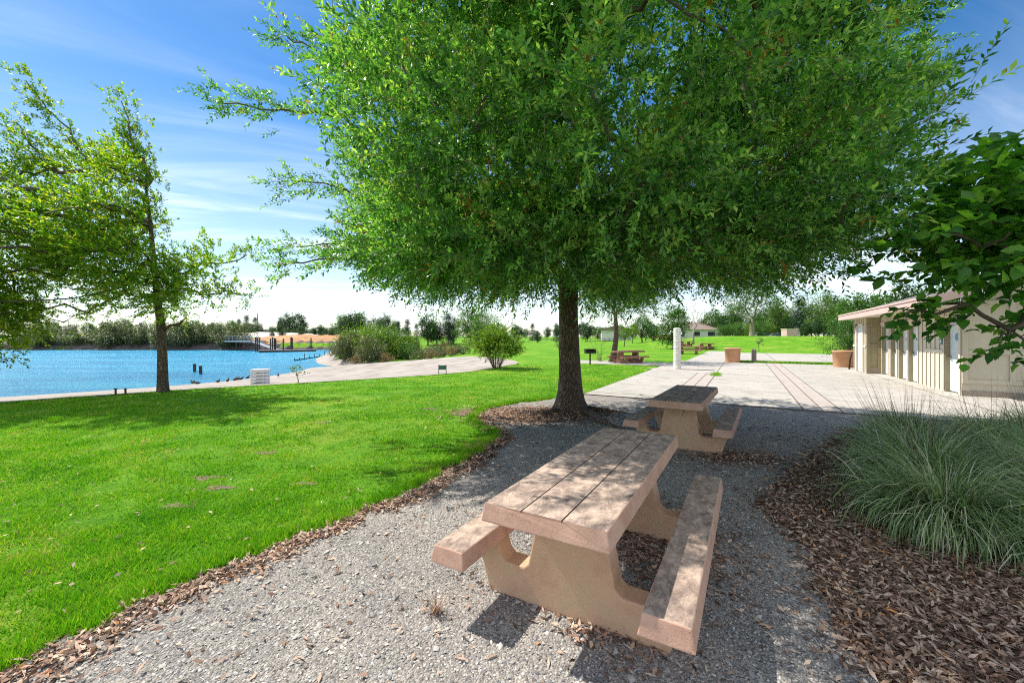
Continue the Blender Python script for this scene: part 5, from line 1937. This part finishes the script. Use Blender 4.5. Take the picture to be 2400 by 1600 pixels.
# pebbles: squashed octahedra, denser near the camera
n_ = 150000
Yp_ = np.exp(r.uniform(math.log(.95), math.log(8.5), n_))
Pp = np.stack([r.uniform(-1.45, 1.3, n_) * Yp_, Yp_], 1)
okp = inpoly(Pp, GRAVEL) & (~inpoly(Pp, MULW) | (r.uniform(0, 1, n_) < .05))
Pp = Pp[okp]
n_ = len(Pp)
sz = .0033 * (1 + .16 * Pp[:, 1]) * np.exp(r.normal(0, .42, n_))
sz = np.where(r.uniform(0, 1, n_) < .006, sz * 2.2, sz)
sz = np.minimum(sz, .028)
a = r.uniform(0, 6.28, n_)
ex = np.stack([np.cos(a), np.sin(a), r.normal(0, .2, n_)], 1) * (sz * r.uniform(.9, 1.6, n_))[:, None]
ey = np.stack([-np.sin(a), np.cos(a), r.normal(0, .2, n_)], 1) * (sz * r.uniform(.7, 1.1, n_))[:, None]
ez = np.stack([np.zeros(n_), np.zeros(n_), sz * r.uniform(.5, .9, n_)], 1)
ctr = np.c_[Pp, .006 + sz * .25]
V6 = np.stack([ctr + ex, ctr + ey, ctr - ex, ctr - ey, ctr + ez + .25 * ex, ctr - ez], 1)
me = bpy.data.meshes.new('gravel_stones')
F8 = np.array([(0, 1, 4), (1, 2, 4), (2, 3, 4), (3, 0, 4)])
fi = (np.arange(n_)[:, None, None] * 6 + F8[None]).reshape(-1, 3)
me.vertices.add(n_ * 6)
me.vertices.foreach_set('co', np.ascontiguousarray(V6, dtype=np.float32).ravel())
me.loops.add(fi.size)
me.loops.foreach_set('vertex_index', fi.ravel().astype(np.int32))
me.polygons.add(len(fi))
me.polygons.foreach_set('loop_start', np.arange(0, fi.size, 3, dtype=np.int32))
me.update(calc_edges=True)
tag(link_mesh('gravel_stones', me, M['stone']), 'loose grey gravel stones around the picnic tables', 'gravel', None, 'stuff')

# dry weed beside the near table's bench
x, y = G(1000, 1410)
wd_ = empty('dry_weed', (x, y, .006), 0, 'dry brown weed tuft in the gravel by the near bench', 'weed')
n_ = 60
a = r.uniform(0, 6.28, n_)
B = np.stack([r.normal(0, .018, n_), r.normal(0, .018, n_), np.zeros(n_)], 1)
D = norm(np.stack([np.cos(a) * .7, np.sin(a) * .7, np.ones(n_) * .8], 1))
S = np.stack([-np.sin(a), np.cos(a), np.zeros(n_)], 1)
L = r.uniform(.05, .15, n_)[:, None]
link_mesh('blades', poly_mesh('blades', np.stack([B - S * .003, B + S * .003, B + D * L], 1), 3), M['litter'], wd_)

# ------------------------------------------------------------------ bunch grass on the right


def bunch(x, y, h, nb, spread, label, stalks=0, lean=(0, 0), seed=1):
    rr = np.random.default_rng(seed)
    o = empty('bunch_grass', (x, y, .011), 0, label, 'ornamental grass', 'bunch grasses in the mulch bed')
    n_ = nb
    a = rr.uniform(0, 6.28, n_)
    r0 = np.abs(rr.normal(0, .11, n_)) * spread
    B = np.stack([np.cos(a) * r0, np.sin(a) * r0, np.zeros(n_)], 1)
    az = a + rr.normal(0, .9, n_)
    out = np.stack([np.cos(az), np.sin(az), np.zeros(n_)], 1)
    Lb = h * rr.uniform(.65, 1.25, n_)
    el = rr.uniform(.30, 1.45, n_)           # how far it leans out
    prev = B
    cols = []
    K = 6
    S = np.stack([-np.sin(az), np.cos(az), np.zeros(n_)], 1)
    S = norm(S + rr.normal(0, .35, S.shape))
    wd = .0043 * rr.uniform(.7, 1.3, n_)
    pts = [B]
    ang = el * .45
    for k in range(K):
        d = out * np.sin(ang)[:, None] + np.array((0, 0, 1.0)) * np.cos(ang)[:, None] + np.array((lean[0], lean[1], 0)) * .25
        prev = prev + d * (Lb / K)[:, None]
        prev[:, 2] = np.maximum(prev[:, 2], .012)
        pts.append(prev)
        ang = ang + el * .34 * (1 + .35 * k)
    quads = []
    for k in range(K):
        w0 = wd * (1 - (k / K) ** 2)
        w1 = wd * (1 - ((k + 1) / K) ** 2) + .0004
        quads.append(np.stack([pts[k] - S * w0[:, None], pts[k] + S * w0[:, None], pts[k + 1] + S * w1[:, None], pts[k + 1] - S * w1[:, None]], 1))
    Q = np.stack(quads, 1)                     # n,K,4,3
    # weld each blade so that it stays one island
    V = np.stack([np.stack([pts[k] - S * (wd * (1 - (k / K) ** 2) + .0004)[:, None], pts[k] + S * (wd * (1 - (k / K) ** 2) + .0004)[:, None]], 1) for k in range(K + 1)], 1)
    me = bpy.data.meshes.new('blades')
    nv = (K + 1) * 2
    fb = np.array([(2 * k, 2 * k + 1, 2 * k + 3, 2 * k + 2) for k in range(K)])
    fi = (np.arange(n_)[:, None, None] * nv + fb[None]).reshape(-1, 4)
    me.vertices.add(n_ * nv)
    me.vertices.foreach_set('co', np.ascontiguousarray(V, dtype=np.float32).ravel())
    me.loops.add(fi.size)
    me.loops.foreach_set('vertex_index', fi.ravel().astype(np.int32))
    me.polygons.add(len(fi))
    me.polygons.foreach_set('loop_start', np.arange(0, fi.size, 4, dtype=np.int32))
    me.update(calc_edges=True)
    link_mesh('blades', me, M['bunch'], o)
    if stalks:
        a = rr.uniform(0, 6.28, stalks)
        t_ = rr.uniform(.05, .65, stalks)
        rs_ = rr.uniform(.02, .32, stalks)
        B = np.stack([np.cos(a) * rs_, np.sin(a) * rs_, np.zeros(stalks)], 1)
        D = norm(np.stack([np.cos(a) * t_ + lean[0] * .2, np.sin(a) * t_, np.ones(stalks)], 1))
        L = (h * rr.uniform(1.1, 1.9, stalks))[:, None]
        S = np.stack([-np.sin(a), np.cos(a), np.zeros(stalks)], 1)
        S = norm(S + np.array((.6, 0, 0)))
        mid = B + D * L * .6
        tip = B + D * L + np.stack([np.cos(a), np.sin(a), np.zeros(stalks)], 1) * .06
        V = np.stack([B - S * .005, B + S * .005, tip], 1)
        link_mesh('seed_stalks', poly_mesh('seed_stalks', V, 3), M['stalk'], o)


for i, (x, y, h, nb, sp_, st, lab) in enumerate((
        (3.45, 3.45, .85, 2400, 1.7, 8, 'green bunch grass spilling furthest left over the mulch'),
        (3.95, 2.75, .85, 2400, 1.7, 8, 'bunch grass nearest the camera at the right edge'),
        (4.05, 4.2, .95, 2200, 1.7, 10, 'bunch grass in the middle of the clump row'),
        (4.6, 3.4, .95, 2200, 1.7, 10, 'bunch grass at the right edge behind the nearest one'),
        (4.9, 5.2, .80, 2000, 1.6, 40, 'grey green bunch grass below the broad leaved branches'),
        (5.75, 6.2, .72, 2000, 1.5, 90, 'bunch grass with tall dark seed stalks before the paving'),
        (6.7, 6.0, .72, 1800, 1.5, 60, 'bunch grass with seed stalks in front of the hut door'),
        (6.0, 4.7, .85, 1800, 1.6, 30, 'bunch grass by the right edge below the hut end wall'),
        (7.9, 6.3, .75, 1500, 1.5, 50, 'rear bunch grass with thin stalks against the hut wall'),
        (5.2, 4.1, .95, 2000, 1.7, 12, 'tall bunch grass between the edge ones'))):
    bunch(x + .28, y + .05, h * .88, int(nb * 1.25), sp_, lab, st, (-.35, -.1), 300 + i)
